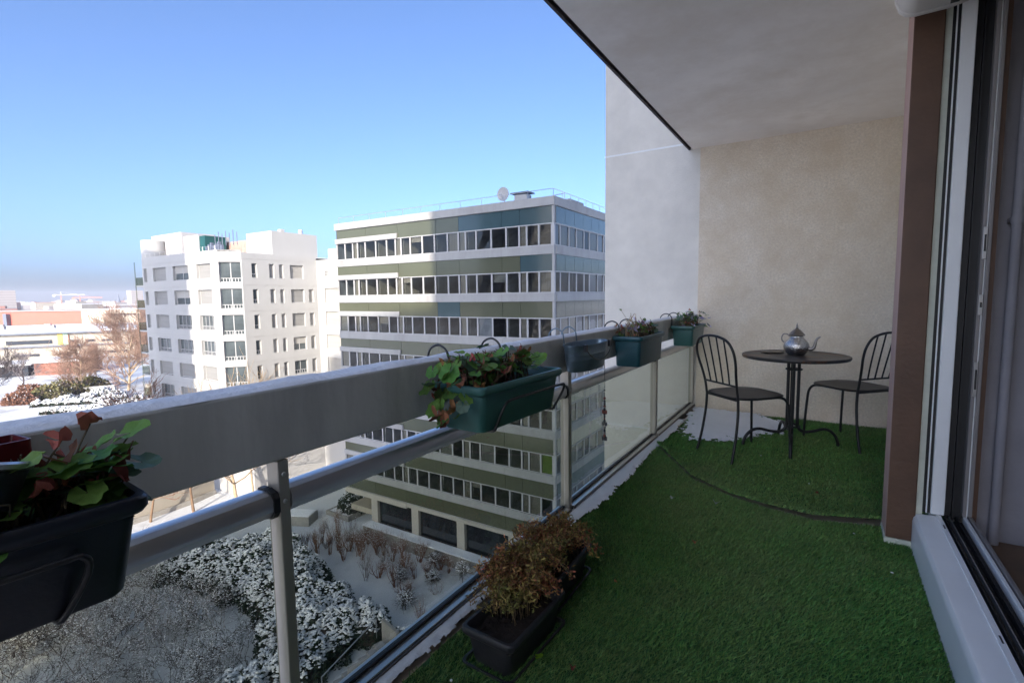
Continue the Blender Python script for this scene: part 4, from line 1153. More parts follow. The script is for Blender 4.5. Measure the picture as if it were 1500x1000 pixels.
b = MB(); b.box(-56, -55.4, 37, 37.5, 7.86, 8.3); b.tube([(-54.9, 39.3, 7.8), (-54.9, 39.3, 8.4)], .25, 8); b.build('roof_duct', M['grey_wall'], wb)
b = MB(); b.box(-78.5, -70.4, 33.0, 37.2, 5.05, 8.72); b.box(-70.39, -66.8, 33.3, 37.2, 5.05, 8.15); b.build('plant_room', M['grey_wall'], wb)
b = MB(); b.box(-66.79, -65.5, 33.4, 36, 5.05, 7.95); b.build('plant_room_door', M['teal_panel'], wb)
b = MB(); b.tube([(-75.8, 32.0, 5.05), (-75.8, 32.0, 7.85)], 1.35, 20); b.build('drum', M['white_wall'], wb, smooth=40)
b = MB()
for i in range(7):
    b.box(-64.6 + i * .55, -64.25 + i * .55, 32.9, 33.2, 5.9, 6.5 + (i % 3) * .2); b.tube([(-64.3 + i * .8, 34, 6.5), (-64.3 + i * .8, 34, 8.0 + (i % 2) * .3)], .05, 5)
b.build('roof_plant', M['slate'], wb)
for k in range(9):
    z = 1.75 - 2.85 * k + .2
    b = MB(); b.box(-75.3, X0 - .01, YF + .1, YF + 3.5, z - .2, z); w_ = b.build('balcony', M['white_wall'], wb)
    b = MB(); b.box(-75.28, X0 - .02, YF + .12, YF + .15, z, z + 1.0); b.box(-75.29, -75.26, YF + .16, YF + 3.4, z, z + 1.0); b.build('balustrade', M['rail_glass'], w_, local=True)
b = MB(); b.box(-75.35, -75.1, YF + .05, YF + .09, GZ, 4.9); b.box(-75.2, X0, YF + 3.5, YF + 3.6, GZ, 4.9); b.build('balcony_screen', M['rail_glass'], wb)

# ------------------------------------------------------------------ long low school-like building, far left
A = Vector((-257.3, 55.7)); Bv = Vector((-237.2, 88.8))
U = (Bv - A).normalized(); Nn = Vector((U.y, -U.x))
sb_ = thing('low_building', 'long low pale building with coloured panels and a snowy roof', 'building', (-247, 72, GZ))
def sbox(mb, u0, u1, d0, d1, z0, z1):
    c = A + U * (u0 + u1) / 2 - Nn * (d0 + d1) / 2
    mb.obox((c.x, c.y, 0), (U.x, U.y, 0), (Nn.x, Nn.y, 0), (u1 - u0) / 2, (d1 - d0) / 2, z0, z1)
b = MB(); sbox(b, -40, 42, .6, 60, GZ, -11.9); b.build('wall', M['cream_wall'], sb_)
b = MB(); sbox(b, -42, 43, -1.5, 70, -11.9, -11.3); b.build('roof', M['slate'], sb_)
b = MB(); sbox(b, -42, 43, -1.5, 70, -11.29, -10.9); b.build('roof_snow', M['snow'], sb_)
b = MB(); sbox(b, -42, 42, -.6, .6, -16.9, -16.5); b.build('ledge', M['slate'], sb_)
for u, w, z0, z1 in ((-30, 5, -15.6, -14.4), (-22, 5, -15.6, -14.4), (-14, 6, -15.6, -14.4), (2, 13, -15.7, -14.3), (20, 3, -15.6, -14.6), (25, 3, -15.6, -14.6), (30, 6, -15.6, -14.8), (-32, 8, -20.4, -19.3), (-20, 6, -20.2, -19.2), (-10, 7, -20.2, -19), (6, 5, -20.3, -19.4), (17, 5, -20.3, -19.4), (30, 8, -20.3, -19.4)):
    b = MB(); sbox(b, u, u + w, .3, .62, z0, z1); b.build('window', M['dark_glass'], sb_)
for u, m in ((-36, 'pale_green'), (-33.5, 'yellow'), (-5.5, 'yellow'), (-3.8, 'pale_green'), (16.8, 'yellow'), (18.4, 'pale_green')):
    b = MB(); sbox(b, u, u + 1.5, .2, .61, -16.4, -12); b.build('colour_panel', M[m], sb_)
for u in (-1.6, 19.9):
    b = MB(); sbox(b, u - .6, u + .3, .25, .63, -16.4, -12.4); b.build('door', M['brick'], sb_)
b = MB()
for i in range(9):
    u = -38 + i * 9 + (i * 37 % 5)
    sbox(b, u, u + 2.2, 20 + (i * 13) % 30, 22 + (i * 13) % 30, -11, -9.6)
b.build('roof_vent', M['city'], sb_)
ab = thing('annexe', 'low brick annexe with a blue shadowed snowy roof before the long building', 'building', (-200, 58, GZ))
b = MB(); b.obox((-199, 58.5, 0), (.5, .866, 0), (.866, -.5, 0), 7, 5, GZ, -17.9); b.build('wall', M['brick'], ab)
b = MB(); b.obox((-199, 58.5, 0), (.5, .866, 0), (.866, -.5, 0), 8.5, 6, -17.9, -17.2); b.obox((-206, 47, 0), (.5, .866, 0), (.866, -.5, 0), 6, 6, -18.4, -17.8); b.build('roof', M['snow'], ab)
b = MB(); b.obox((-206, 47, 0), (.5, .866, 0), (.866, -.5, 0), 5, 5, GZ, -18.4); b.build('glazed_wing', M['dark_glass'], ab)
ob = thing('warehouse', 'long orange red roofed hall behind the low building', 'building', (-345, 93, GZ))
b = MB(); b.obox((-352, 95, 0), (.848, .53, 0), (.53, -.848, 0), 32, 12, GZ, -4.6); b.build('wall', M['orange'], ob)
b = MB(); b.obox((-352, 95, 0), (.848, .53, 0), (.53, -.848, 0), 33, 13, -4.59, -4.2); b.build('roof', M['city_pale'], ob)
b = MB(); b.obox((-351.2, 80, 0), (.848, .53, 0), (.53, -.848, 0), .9, 1, GZ, -5.6); b.build('door', M['slate'], ob)
ob = thing('hall', 'pale hall with a row of small dark windows beside the orange one', 'building', (-312, 112, GZ))
b = MB(); b.obox((-312, 116, 0), (.848, .53, 0), (.53, -.848, 0), 15, 9, GZ, -4.2); b.build('wall', M['cream_wall'], ob)
b = MB(); b.obox((-312, 116, 0), (.848, .53, 0), (.53, -.848, 0), 15.5, 9.5, -4.19, -3.8); b.build('roof', M['snow'], ob)
for i in range(9):
    q = Vector((-303.3, 110.3)) + Vector((.848, .53)) * (i * 1.7 - 4)
    b = MB(); b.obox((q.x + .6, q.y - 1.9, 0), (.848, .53, 0), (.53, -.848, 0), .5, .5, -6.9, -6.1); b.build('window', M['dark_glass'], ob)

# ------------------------------------------------------------------ skyline
cr = random.Random(77)
def city_block(x, y, w, d, h, m):
    t = thing('city_block', 'pale hazy city block in the crowd of roofs on the skyline', 'building', (x, y, GZ), cr.uniform(0, 1.5), 'city blocks on the skyline')
    b = MB(); b.box(-w, w, -d, d, 0, h)
    if cr.random() < .6: b.box(-w * .5, w * .2, -d * .5, d * .5, h, h + 3)
    b.build('wall', M[m], t, local=True)
    b = MB(); b.box(-w * .95, w * .95, -d * .95, d * .95, h, h + .5); b.build('roof', M[cr.choice(['snow', 'slate', 'orange', 'city_pale'])], t, local=True)
    return t
for i in range(150):
    az = radians(cr.uniform(31, 80)); dist = cr.uniform(620, 2500)
    h = cr.uniform(9, 18) + dist * cr.uniform(.001, .0065)
    city_block(-sin(az) * dist, cos(az) * dist, cr.uniform(8, 22), cr.uniform(7, 13), h, cr.choice(['city', 'city_pale', 'city_pale', 'cream_wall', 'brick']))
for ax, dist, w, h, lb in ((77.2, 900, 9, 37, 'pale high rise at the left end of the skyline'), (68.75, 1000, 8, 38, 'pale high rise on the skyline next to the white apartment block')):
    t = thing('high_rise', lb, 'building', (-sin(radians(ax)) * dist, cos(radians(ax)) * dist, GZ))
    b = MB(); b.box(-w, w, -w, w, 0, h); b.build('wall', M['city_pale'], t, local=True)
    b = MB()
    for k in range(int(h / 3.2)): b.box(-w - .1, w + .1, -w - .1, w + .1, 2 + k * 3.2, 3 + k * 3.2)
    b.build('window_band', M['city'], t, local=True)
t = thing('church_spire', 'slim dark church spire on the skyline', 'spire', (-1005, 367, GZ))
b = MB(); b.box(-3, 3, -3, 3, 0, 19); b.build('tower', M['slate'], t, local=True)
b = MB(); b.lathe([(3.4, 19), (1.2, 26), (.15, 34)], n=8); b.build('steeple', M['slate'], t, local=True)
for (x, y, h, j, lb) in ((-900, 262, 31, 1, 'red and white tower crane on the skyline with its jib level'), (-930, 292, 27, -1, 'lower distant tower crane right of the other one')):
    t = thing('tower_crane', lb, 'crane', (x, y, GZ), radians(62))
    b = MB(); b.box(-.6, .6, -.6, .6, 0, h); b.build('mast', M['crane'], t, local=True)
    b = MB(); b.box(-9, 26, -.5, .5, h, h + 1.1); b.box(-9, -6, -.8, .8, h - 2, h); b.tube([(0, 0, h + 4.5), (18, 0, h + 1)], .15, 4); b.tube([(0, 0, h + 4.5), (-8, 0, h + 1)], .15, 4); b.box(-.4, .4, -.4, .4, h + 1.1, h + 4.5); b.build('jib', M['frame_white'] if j > 0 else M['crane'], t, local=True)
# ------------------------------------------------------------------ plants in the garden and beyond
def seg_mesh(name, segs, m, sides=3):
    A_ = np.array([s[0] for s in segs], float); B_ = np.array([s[1] for s in segs], float)
    ra = np.array([s[2] for s in segs])[:, None]; rb = np.array([s[3] for s in segs])[:, None]
    D = B_ - A_; D /= np.maximum(np.linalg.norm(D, axis=1, keepdims=True), 1e-6)
    ref = np.where(np.abs(D[:, 2:3]) < .9, np.array([[0, 0, 1.]]), np.array([[1., 0, 0]]))
    X = np.cross(D, ref); X /= np.linalg.norm(X, axis=1, keepdims=True); Y = np.cross(D, X)
    n = len(segs); V = np.empty((n, sides * 2, 3))
    for k in range(sides):
        a = 2 * pi * k / sides
        o = X * cos(a) + Y * sin(a)
        V[:, k] = A_ + o * ra; V[:, sides + k] = B_ + o * rb
    F = []
    for k in range(sides): F.append([k, (k + 1) % sides, sides + (k + 1) % sides, sides + k])
    F = (np.arange(n)[:, None, None] * sides * 2 + np.array(F)[None]).reshape(-1, 4)
    return np_mesh(name, V.reshape(-1, 3), F, m)
def grow(r, p, d, L, rad, depth, out, kids, spread, up=.15, steps=4, wob=.18):
    p = Vector(p); d = Vector(d).normalized()
    pts = [p.copy()]
    for i in range(steps):
        d = (d + Vector((r.gauss(0, wob), r.gauss(0, wob), r.gauss(0, wob) + up * .3))).normalized()
        q = p + d * L / steps
        r0, r1 = rad * (1 - .7 * i / steps), rad * (1 - .7 * (i + 1) / steps)
        out.append((tuple(p), tuple(q), r0, r1, depth))
        p = q; pts.append((p.copy(), d.copy(), r1))
    if depth <= 0: return
    for k in range(kids[0] if isinstance(kids, (list, tuple)) else kids):
        i = r.randint(1 if depth > 1 else 0, steps - 1) + 1
        q, dd, rr_ = pts[i]
        a = r.uniform(0, 2 * pi)
        s = dd.orthogonal().normalized()
        s = Matrix.Rotation(a, 3, dd) @ s
        nd = (dd + s * spread * r.uniform(.6, 1.3) + Vector((0, 0, up))).normalized()
        grow(r, q, nd, L * r.uniform(.5, .75), max(rr_ * .7, rad * .25), depth - 1, out, kids[1:] if isinstance(kids, (list, tuple)) and len(kids) > 1 else kids, spread, up, steps, wob)
OCT = np.array([(1, 0, 0), (-1, 0, 0), (0, 1, 0), (0, -1, 0), (0, 0, 1), (0, 0, -1)], float)
OCTF = np.array([(0, 2, 4), (2, 1, 4), (1, 3, 4), (3, 0, 4), (2, 0, 5), (1, 2, 5), (3, 1, 5), (0, 3, 5)])
def blobs(name, P, size, flat, m, rng, smooth=True):
    n = len(P)
    s = (size * rng.uniform(.5, 1.5, n))[:, None, None] * np.stack([rng.uniform(.7, 1.4, n), rng.uniform(.7, 1.4, n), np.full(n, flat)], 1)[:, None, :]
    a = rng.uniform(0, pi, n); c, s_ = np.cos(a), np.sin(a)
    O = OCT[None] * s
    V = np.empty_like(O)
    V[..., 0] = O[..., 0] * c[:, None] - O[..., 1] * s_[:, None]; V[..., 1] = O[..., 0] * s_[:, None] + O[..., 1] * c[:, None]; V[..., 2] = O[..., 2]
    V += P[:, None, :]
    F = (np.arange(n)[:, None, None] * 6 + OCTF[None]).reshape(-1, 3)
    return np_mesh(name, V.reshape(-1, 3), F, m, smooth)
def mound_points(rng, ell, n, base):
    Ps, Ns = [], []
    w = np.array([e[2] * e[3] + (e[2] + e[3]) * e[4] for e in ell]); w = (w / w.sum() * n).astype(int)
    for e, k in zip(ell, w):
        v = rng.normal(size=(k, 3)); v[:, 2] = np.abs(v[:, 2]) - .12; v /= np.linalg.norm(v, axis=1, keepdims=True)
        q = 1 + .16 * np.sin(v[:, 0] * 5 + e[0]) * np.sin(v[:, 1] * 6 + e[1]) + .09 * np.sin(v[:, 0] * 13 + v[:, 2] * 9 + e[0] * 3) * np.sin(v[:, 1] * 14 + e[1]) - np.abs(rng.normal(0, .05, k))
        P = np.stack([e[0] + e[2] * v[:, 0] * q, e[1] + e[3] * v[:, 1] * q, base + np.maximum(e[4] * v[:, 2] * q, .02)], 1)
        N = np.stack([v[:, 0] / e[2], v[:, 1] / e[3], v[:, 2] / e[4]], 1); N /= np.linalg.norm(N, axis=1, keepdims=True)
        ok = np.ones(k, bool)
        for f in ell:
            if f is e: continue
            ok &= ((P[:, 0] - f[0]) / f[2]) ** 2 + ((P[:, 1] - f[1]) / f[3]) ** 2 + ((P[:, 2] - base) / f[4]) ** 2 > .72
        Ps.append(P[ok]); Ns.append(N[ok])
    return np.concatenate(Ps), np.concatenate(Ns)
def evergreen(name, label, ell, base, n, leaf, snow_r, seed, group=None, cover=.75, m='needle', loc=None, core=True):
    rng = np.random.default_rng(seed)
    cx, cy = np.mean([e[0] for e in ell]), np.mean([e[1] for e in ell])
    t = thing(name, label, 'hedge' if 'hedge' in name else 'shrub', (cx, cy, base), 0, group)
    P, N = mound_points(rng, ell, n, base)
    D = N * .6 + rng.normal(0, .6, P.shape)
    tag(link('foliage', leaf_cloud_mesh('foliage', P - N * rng.uniform(0, .25, (len(P), 1)), D, leaf, M[m], rng, .55), t), kind='stuff')
    if core:
        b = MB()
        for e in ell: b.ball((e[0], e[1], base), (e[2] * .84, e[3] * .84, e[4] * .84), 14, 8)
        b.build('stems', M['twig_dark'], t)
    P, N = mound_points(rng, ell, int(n * .55), base)
    f = np.array([noise.noise((p[0] * 1.7, p[1] * 1.7, p[2] * 1.7)) + .5 * noise.noise((p[0] * 5, p[1] * 5, p[2] * 5)) for p in P])
    ok = (N[:, 2] > .30 + .35 * rng.random(len(P))) & (f > .45 - cover)
    P = P[ok]; P[:, 2] += leaf * .3
    tag(link('snow_cover', blobs('snow_cover', P, snow_r, .5, M['snow'], rng, False), t), kind='stuff')
    return t
HE = [(-42.6, 19.6, 2.3, 3.0, 2.1), (-38.2, 23.4, 2.6, 2.0, 2.2), (-33.8, 22.6, 2.4, 1.8, 2.2), (-39.6, 20.6, 2.9, 3.5, 2.2), (-36.0, 20.9, 3.0, 3.2, 2.5), (-32.4, 20.5, 2.9, 3.0, 2.5), (-29.0, 19.9, 2.8, 2.8, 2.4), (-26.0, 18.8, 2.4, 2.7, 2.3), (-25.2, 15.8, 1.9, 2.5, 2.1), (-24.5, 20.9, 1.7, 1.4, 2.0), (-27.6, 17.2, 2.0, 1.6, 2.0), (-25.6, 13.4, 1.8, 1.8, 1.8)]
evergreen('hedge', 'broad snow laden evergreen hedge in the garden below the railing glass', HE, GZ, 88000, .19, .105, 1, cover=.78)

evergreen('shrub', 'dark snow dusted evergreen right of the garden steps', [(-20.7, 20.6, .9, .9, 1.7), (-20.9, 19.6, .7, .8, 1.2)], GZ, 5000, .17, .09, 3, cover=.5)
# raised bed with evergreen by the office block, planter box, walls
pb = thing('raised_bed', 'concrete edged raised bed at the left foot of the office block', 'planter', (-40, 33, GZ))
b = MB(); b.box(-41.9, -38.6, 31.3, 31.5, GZ, GZ + .5); b.box(-41.9, -41.7, 31.501, 36, GZ, GZ + .5); b.box(-38.8, -38.6, 31.501, 36, GZ, GZ + .5); b.build('kerb', M['stone'], pb, bevel=.02)
b = MB(); b.box(-41.7, -38.8, 31.5, 36, GZ, GZ + .42); b.build('soil', M['snow'], pb)
evergreen('shrub', 'dark evergreen shrub in the concrete edged raised bed', [(-40.9, 34, 1.1, 1.8, 1.3), (-39.6, 33.4, 1.2, 1.7, 1.4), (-40.2, 35.4, 1.3, 1.2, 1.5)], GZ + .4, 6000, .26, .07, 2, cover=.45)
pb = thing('planter_box', 'stone box planter behind the near railing post', 'planter', (-42.7, 29, GZ))
b = MB(); b.obox((-42.8, 28.9, 0), (.9, .42, 0), (-.42, .9, 0), 1.5, .9, GZ, GZ + .9); b.build('box', M['stone'], pb, bevel=.03)
b = MB(); b.obox((-42.8, 28.9, 0), (.9, .42, 0), (-.42, .9, 0), 1.4, .8, GZ + .9, GZ + 1.0); b.build('snow_cover', M['snow'], pb, bevel=.04)
gw = thing('garden_wall', 'sunlit cream garden wall behind the bare tree trunks', 'wall', (-57.3, 23, GZ))
b = MB(); b.prism([(-56.9, 14), (-56.75, 22), (-57.0, 26), (-57.6, 28.6), (-57.9, 28.6), (-57.3, 26), (-57.05, 22), (-57.2, 14)], GZ - .2, GZ + 2.6); b.build('wall', M['cream_wall'], gw)
b = MB(); b.prism([(-56.8, 14), (-56.65, 22), (-56.9, 26), (-57.5, 28.6), (-58, 28.6), (-57.4, 26), (-57.15, 22), (-57.3, 14)], GZ + 2.6, GZ + 2.75); b.build('coping', M['stone'], gw)
b = MB(); b.prism([(-56.6, 14), (-56.45, 22), (-56.7, 26), (-57.3, 28.6), (-57.58, 28.6), (-56.98, 26), (-56.74, 22), (-56.88, 14)], GZ - .2, GZ + .45); b.build('plinth', M['stone'], gw)

st = thing('garden_steps', 'grey steps with a thin handrail at the right end of the hedge', 'steps', (-23, 17, GZ))
b = MB()
for i in range(7): b.obox((-22.0 + .1 * i, 16.4 + .52 * i, 0), (.96, -.25, 0), (.25, .96, 0), .75, .26, GZ, GZ + .15 * (i + 1))
b.build('tread', M['stair'], st)
b = MB(); b.obox((-21.1, 18.4, 0), (.96, -.25, 0), (.25, .96, 0), .08, 1.5, GZ, GZ + 1.5); b.obox((-21.7, 20.35, 0), (.96, -.25, 0), (.25, .96, 0), .9, .1, GZ, GZ + 1.9); b.build('side_wall', M['stone'], st)
b = MB(); b.tube([(-22.75, 16.2, GZ + 1.0), (-22.75, 20.2, GZ + 2.0)], .035, 6); b.tube([(-22.75, 16.2, GZ), (-22.75, 16.2, GZ + 1.0)], .03, 6); b.tube([(-22.75, 20.2, GZ + .8), (-22.75, 20.2, GZ + 2.0)], .03, 6)
b.build('handrail', M['alu'], st)

# small bare shrubs in the planting bed
def shrub_proto(seed, h, w, stems, m, dens, snow=True, ball=False):
    r = random.Random(seed); rng = np.random.default_rng(seed)
    out = []
    for i in range(stems):
        a = r.uniform(0, 2 * pi); s = r.uniform(.1, .5) * w
        if ball:
            grow(r, (0, 0, h * .35), (cos(a), sin(a), r.uniform(-.3, 1.2)), w * .8, .018, 2, out, (dens, 3), .9, .1, 3, .2)
        else:
            grow(r, (s * cos(a) * .5, s * sin(a) * .5, 0), (cos(a) * w * .45, sin(a) * w * .45, h), h * .8, .03, 2, out, (dens + 1, 4), .5, .35, 3, .12)
    if ball: out.append(((0, 0, 0), (0, 0, h * .4), .03, .025, 3))
    return out
def make_shrub(name, label, group, seed, h, w, stems, m, dens, snow_n, ball=False):
    out = shrub_proto(seed, h, w, stems, m, dens, True, ball)
    t = thing(name, label, 'shrub', (0, 0, GZ), 0, group)
    link('twigs', seg_mesh('twigs', out, M[m]), t, local=True)
    if snow_n:
        rng = np.random.default_rng(seed); r = random.Random(seed)
        P = np.array([np.array(s[1]) + (0, 0, .02) for s in r.choices([o for o in out if o[4] <= 1], k=snow_n)])
        tag(link('snow_cover', blobs('snow_cover', P, .028, .6, M['snow'], rng, False), t, local=True), kind='stuff')
    return t
BED = [(-37.65, 25.79), (-36.8, 26.45), (-34.97, 26.34), (-36.38, 27.77), (-35.08, 27.61), (-34.09, 27.59), (-31.96, 27.12), (-32.01, 28.82), (-30.32, 27.81), (-30.57, 26.2), (-28.74, 25.92), (-30.36, 29.3), (-28.18, 28.14), (-27.52, 29.3), (-26.62, 25.65), (-24.9, 24.94), (-25.35, 27.92), (-25.33, 29.2), (-24.45, 29.2), (-21.51, 22.89),
       (-37.22, 27.2), (-36.27, 26.9), (-37.75, 29.3), (-35.5, 28.79), (-34.0, 28.3), (-34.24, 29.2), (-32.7, 27.4), (-33.53, 29.3), (-31.5, 28.4), (-30.86, 28.6), (-29.3, 27.2), (-23.4, 26.6), (-36.9, 28.4), (-35.9, 29.3), (-34.9, 27.2), (-33.2, 28.0), (-32.4, 29.4), (-29.6, 28.3), (-28.9, 29.3), (-27.6, 27.6), (-26.2, 27.3), (-36.0, 25.9), (-33.2, 26.3), (-29.4, 25.2)]
bl = ['brown upright bare shrub in the snowy bed before the office block', 'bushy pruned brown shrub in the snowy bed before the office block', 'open vase shaped bare shrub in the snowy bed before the office block', 'low wispy pale shrub in the snowy bed before the office block']
GB = 'shrubs in the snowy planting bed'
pro = [make_shrub('bare_shrub', bl[0], GB, 301, 1.35, .55, 9, 'twig_red', 4, 60), make_shrub('bare_shrub', bl[1], GB, 302, 1.15, .8, 13, 'twig_red', 5, 90), make_shrub('bare_shrub', bl[2], GB, 303, 1.7, 1.2, 7, 'twig_frost', 3, 40), make_shrub('bare_shrub', bl[3], GB, 304, .8, .9, 10, 'twig_frost', 3, 50)]
r = random.Random(12)
used = set()
for i, (x, y) in enumerate(BED):
    k = r.choices([0, 1, 2, 3], [5, 4, 2, 1.4])[0]
    if k not in used:
        pro[k].location = (x, y, GZ); used.add(k)
    else: copy_thing(pro[k], (x, y, GZ), r.uniform(0, 6), (r.uniform(.8, 1.25), r.uniform(.8, 1.25), r.uniform(.75, 1.2)))
def ball_shrub(label, x, y, rad, h, seed):
    rng = np.random.default_rng(seed); r = random.Random(seed)
    t = thing('ball_shrub', label, 'shrub', (x, y, GZ), 0, 'ball shrubs in the snow')
    out = [((0, 0, 0), (0, 0, h), .035, .03, 3)]
    for _ in range(60):
        d = Vector((r.gauss(0, 1), r.gauss(0, 1), r.gauss(.1, 1))).normalized()
        grow(r, (0, 0, h), d, rad * r.uniform(.8, 1.1), .012, 1, out, (5,), .8, .05, 3, .25)
    link('twigs', seg_mesh('twigs', [(q[0], q[1], max(q[2], .009), max(q[3], .007)) for q in out], M['twig_dark']), t, local=True)
    v = rng.normal(size=(160, 3)); v[:, 2] = np.abs(v[:, 2]); v /= np.linalg.norm(v, axis=1, keepdims=True)
    tag(link('snow_cover', blobs('snow_cover', v * rad * rng.uniform(.6, 1.05, (160, 1)) + (0, 0, h), .05, .6, M['snow'], rng, False), t, local=True), kind='stuff')
for i, (x, y, rad, h, lb) in enumerate(((-24.0, 24.0, .62, .9, 'clipped dark ball shrub on a short stem in the open snow'), (-26.9, 26.4, .60, .55, 'dark ball shrub in the middle of the snowy bed'), (-24.6, 27.6, .5, .55, 'dark ball shrub near the low wall of the office block'), (-25.8, 29.2, .55, .8, 'round topped dark shrub close against the low office wall'), (-22.4, 28.4, .6, 1.3, 'dark ball shrub on a tall stem right of the others by the low wall'))):
    ball_shrub(lb, x, y, rad, h, 310 + i)
ft = thing('young_tree', 'young thin tree with a dark stem before the low office wall', 'tree', (-30.9, 29.0, GZ))
o_ = []; grow(random.Random(5), (0, 0, 0), (0, 0, 1), 2.0, .04, 2, o_, (7, 4), .8, .3)
link('crown', seg_mesh('crown', [s for s in o_ if s[4] < 2], M['twig_frost']), ft, local=True); link('trunk', seg_mesh('trunk', [s for s in o_ if s[4] == 2], M['twig_dark'], 5), ft, local=True)

# thicket of frosted bare shrubs below the near planter
GT = 'frosted shrubs under the near railing'
def thicket_shrub(seed, m, h):
    r = random.Random(seed); rng = np.random.default_rng(seed); out = []
    for i in range(9):
        a = r.uniform(0, 2 * pi); q = r.uniform(0, .8)
        grow(r, (q * cos(a), q * sin(a), 0), (r.gauss(0, .6), r.gauss(0, .6), 1), h * r.uniform(.6, 1.1), .022, 3, out, (4, 3, 2), .8, .12, 4, .3)
    out = [(s[0], s[1], max(s[2], .009), max(s[3], .007), s[4]) for s in out]
    t = thing('frosted_shrub', 'frosted grey bare shrub in the thicket at the lower left', 'shrub', (0, 0, GZ), 0, GT)
    link('twigs', seg_mesh('twigs', out, M[m]), t, local=True)
    P = np.array([np.array(s[1]) + (0, 0, .02) for s in r.choices([o for o in out if o[4] <= 1], k=480)])
    tag(link('snow_cover', blobs('snow_cover', P, .036, .55, M['snow'], rng, False), t, local=True), kind='stuff')
    return t
fp = [thicket_shrub(401 + i, ('twig_dark', 'twig_dark', 'twig_frost', 'twig_dark')[i], 1.5 + .25 * i) for i in range(4)]
r = random.Random(31); k = 0
spots = []
for _ in range(4000):
    x, y = r.uniform(-49, -21.5), r.uniform(4.5, 17.0)
    lim = np.interp(x, [-49, -42, -36, -31, -28, -26.5, -21], [17, 16.5, 16.6, 16.2, 14.4, 11.2, 11.0])
    if y > lim: continue
    if all((x - a) ** 2 + (y - c) ** 2 > 1.85 ** 2 for a, c in spots): spots.append((x, y))
for i, (x, y) in enumerate(spots[:130]):
    if i < 4: fp[i].location = (x, y, GZ)
    else: copy_thing(r.choice(fp), (x, y, GZ), r.uniform(0, 6), (r.uniform(.8, 1.3), r.uniform(.8, 1.3), r.uniform(.45, 1.35)))

# bare trees
def bare_tree(name, label, loc, h, seed, trunk_m, twig_m, kids=(9, 6, 5), depth=3, spread=.75, rad=.16, first=.35, group=None, twigr=.02, up=.25):
    r = random.Random(seed); out = []
    t = thing(name, label, 'tree', loc, 0, group)
    p = Vector((0, 0, 0)); d = Vector((r.gauss(0, .04), r.gauss(0, .04), 1))
    n = 8; nodes = []
    for i in range(n):
        d = (d + Vector((r.gauss(0, .06), r.gauss(0, .06), .1))).normalized()
        q = p + d * h * .8 / n
        out.append((tuple(p), tuple(q), rad * (1 - .85 * i / n), rad * (1 - .85 * (i + 1) / n), 9)); p = q
        if (i + 1) / n > first: nodes.append((q.copy(), d.copy(), rad * (1 - .85 * (i + 1) / n)))
    for k in range(kids[0]):
        q, dd, rr_ = nodes[k % len(nodes)]
        a = r.uniform(0, 2 * pi)
        nd = Vector((cos(a), sin(a), r.uniform(.35, 1.1)))
        grow(r, q, nd, h * r.uniform(.28, .45) * (1.15 - .5 * q.z / h), max(rr_ * .55, rad * .15), depth - 1, out, kids[1:], spread, up, 4, .16)
    big = [s for s in out if s[4] >= depth - 1]; fine = [(s[0], s[1], max(s[2], twigr), max(s[3], twigr * .6), s[4]) for s in out if s[4] < depth - 1]
    link('trunk', seg_mesh('trunk', big, M[trunk_m], 5), t, local=True)
    link('crown', seg_mesh('crown', fine, M[twig_m]), t, local=True)
    return t
GW = 'bare trees by the garden wall'
bare_tree('bare_tree', 'slender bare tree at the left end of the garden wall', (-55.6, 21.4, GZ), 7.5, 51, 'bark', 'twig_red', (12, 5, 5), rad=.13, group=GW)
bare_tree('bare_tree', 'bare tree leaning in the middle of the garden wall', (-54.4, 24.8, GZ), 8.5, 52, 'bark', 'twig_red', (12, 5, 5), rad=.15, group=GW)
bare_tree('bare_tree', 'forked pale bare tree just left of the near railing post', (-51.6, 27.8, GZ), 12.5, 53, 'bark_pale', 'bark_pale', (16, 6, 5), rad=.19, first=.15, group=GW)
bare_tree('bare_tree', 'taller thin bare tree behind the near railing post', (-51.6, 29.6, GZ), 12.5, 54, 'bark_pale', 'bark_pale', (15, 6, 5), rad=.13, group=GW)
bare_tree('bare_tree', 'reddish bare tree rising before the shaded corner of the white block', (-70.5, 25.8, GZ), 10.5, 55, 'bark', 'twig_red', (18, 7, 6), rad=.14, twigr=.02)
bare_tree('bare_tree', 'dark bare tree lit warm at the bottom left corner', (-41.5, 8.2, GZ), 5.5, 56, 'twig_dark', 'twig_dark', (14, 6, 5), rad=.09, first=.1)
bare_tree('birch', 'large sunlit birch with pale limbs and russet twigs left of the white block', (-143, 52.7, GZ), 17, 60, 'bark_pale', 'twig_far', (30, 11, 8), rad=.33, first=.1, twigr=.034, spread=.8)
bare_tree('birch', 'second russet bare tree leaning beside the large birch', (-150, 46.0, GZ), 11.5, 61, 'bark_pale', 'twig_far', (24, 10, 8), rad=.22, first=.1, twigr=.034, spread=.9)
bare_tree('bare_tree', 'russet bare tree behind the birch, next to the white block', (-151, 64.0, GZ), 18.5, 62, 'bark', 'twig_far', (26, 10, 8), rad=.25, first=.2, twigr=.036)
bare_tree('bare_tree', 'blue grey bare tree in the shade at the far left', (-160, 33.6, GZ), 9.5, 63, 'twig_dark', 'twig_dark', (20, 8, 6), rad=.2, first=.2, twigr=.03)
bare_tree('bare_tree', 'grey bare tree at the far left before the annexe', (-172, 41, GZ), 9.0, 64, 'twig_dark', 'twig_frost', (20, 8, 6), rad=.2, first=.2, twigr=.03)
bare_tree('bare_tree', 'small russet tree right of the brick annexe', (-178, 58, GZ), 8.0, 65, 'bark', 'twig_far', (18, 9, 7), rad=.16, first=.1, twigr=.034)
bare_tree('bare_tree', 'low bushy russet tree in front of the brick annexe', (-166, 51, GZ), 6.5, 66, 'bark', 'twig_far', (18, 9, 7), rad=.16, first=.05, twigr=.034)
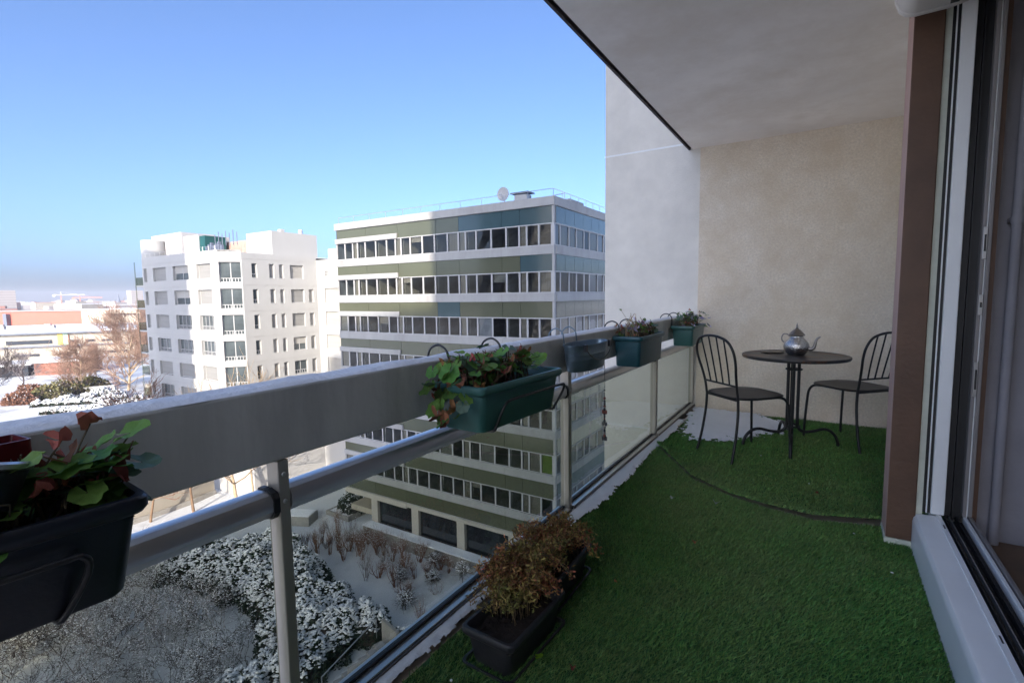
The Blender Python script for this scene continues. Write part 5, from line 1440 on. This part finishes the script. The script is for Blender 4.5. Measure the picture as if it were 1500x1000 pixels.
for (x, y, s, m, sd, lb) in ((-148, 38.8, 3.3, 'olive', 71, 'olive brown bush on the sunny slope at the far left'), (-153, 43.5, 3.8, 'olive', 72, 'taller olive bush below the annexe'), (-155, 48.3, 3.6, 'olive', 73, 'ochre bush between the annexe and the birch'), (-158, 38.2, 2.8, 'twig_red', 74, 'russet low bush near the shaded trees at the far left'), (-147, 33.5, 2.6, 'twig_red', 75, 'russet bush at the left edge of the photo')):
    e = [(x + q[0] * s, y + q[1] * s, s * q[2], s * q[2], s * q[2] * 1.1) for q in ((0, 0, .8), (.7, .5, .6), (-.6, .6, .65))]
    evergreen('shrub', lb, e, GZ, 2600, .55, .12, sd, cover=.15, m=m)
for (x, y, s, sd, cv, lb) in ((-137.5, 45.6, 2.6, 81, .75, 'snowy evergreen below the birch'), (-131, 44.8, 2.0, 82, .6, 'green evergreen bush peeping out below the birch'), (-121.5, 41.2, 2.4, 83, .9, 'thickly snowed bush above the railing snow'), (-119, 45.5, 2.6, 84, .75, 'blue shadowed snowy bush beside the white block'), (-139, 39.8, 1.7, 85, .6, 'small snowy bush alone in the sunlit snow')):
    e = [(x + q[0] * s, y + q[1] * s, s * q[2], s * q[2], s * q[2] * .9) for q in ((0, 0, .9), (1.0, .7, .7), (-.9, .4, .8), (.3, -1.0, .7))]
    evergreen('shrub', lb, e, GZ, 4500, .38, .22, sd, cover=cv)
for i, (x0, y0, x1, y1, lb) in enumerate(((-128, 33.5, -120, 39.5, 'long snow topped clipped hedge above the railing snow'), (-139, 35.0, -131, 43.0, 'snow topped clipped hedge along the sunlit path'), (-117, 30, -114, 39, 'snow topped hedge nearest above the beam'))):
    n_ = 7
    e = [(x0 + (x1 - x0) * q / (n_ - 1), y0 + (y1 - y0) * q / (n_ - 1), 1.1, 1.1, 1.2) for q in range(n_)]
    evergreen('hedge', lb, e, GZ, 5000, .34, .2, 90 + i, cover=.9)
dw = thing('terrace_wall', 'low white terrace wall with a snowy top beneath the birch', 'wall', (-149, 47.5, GZ))
b = MB(); b.obox((-148.5, 47.5, 0), (.42, .9, 0), (.9, -.42, 0), 4.2, .25, GZ, GZ + 1.4); b.build('wall', M['white_wall'], dw)
dw = thing('terrace_wall', 'cream terrace wall beside the white block left of its shaded corner', 'wall', (-128, 56, GZ))
b = MB(); b.obox((-130, 57, 0), (.42, .9, 0), (.9, -.42, 0), 5.5, .25, GZ, GZ + 2.6); b.build('wall', M['cream_wall'], dw)
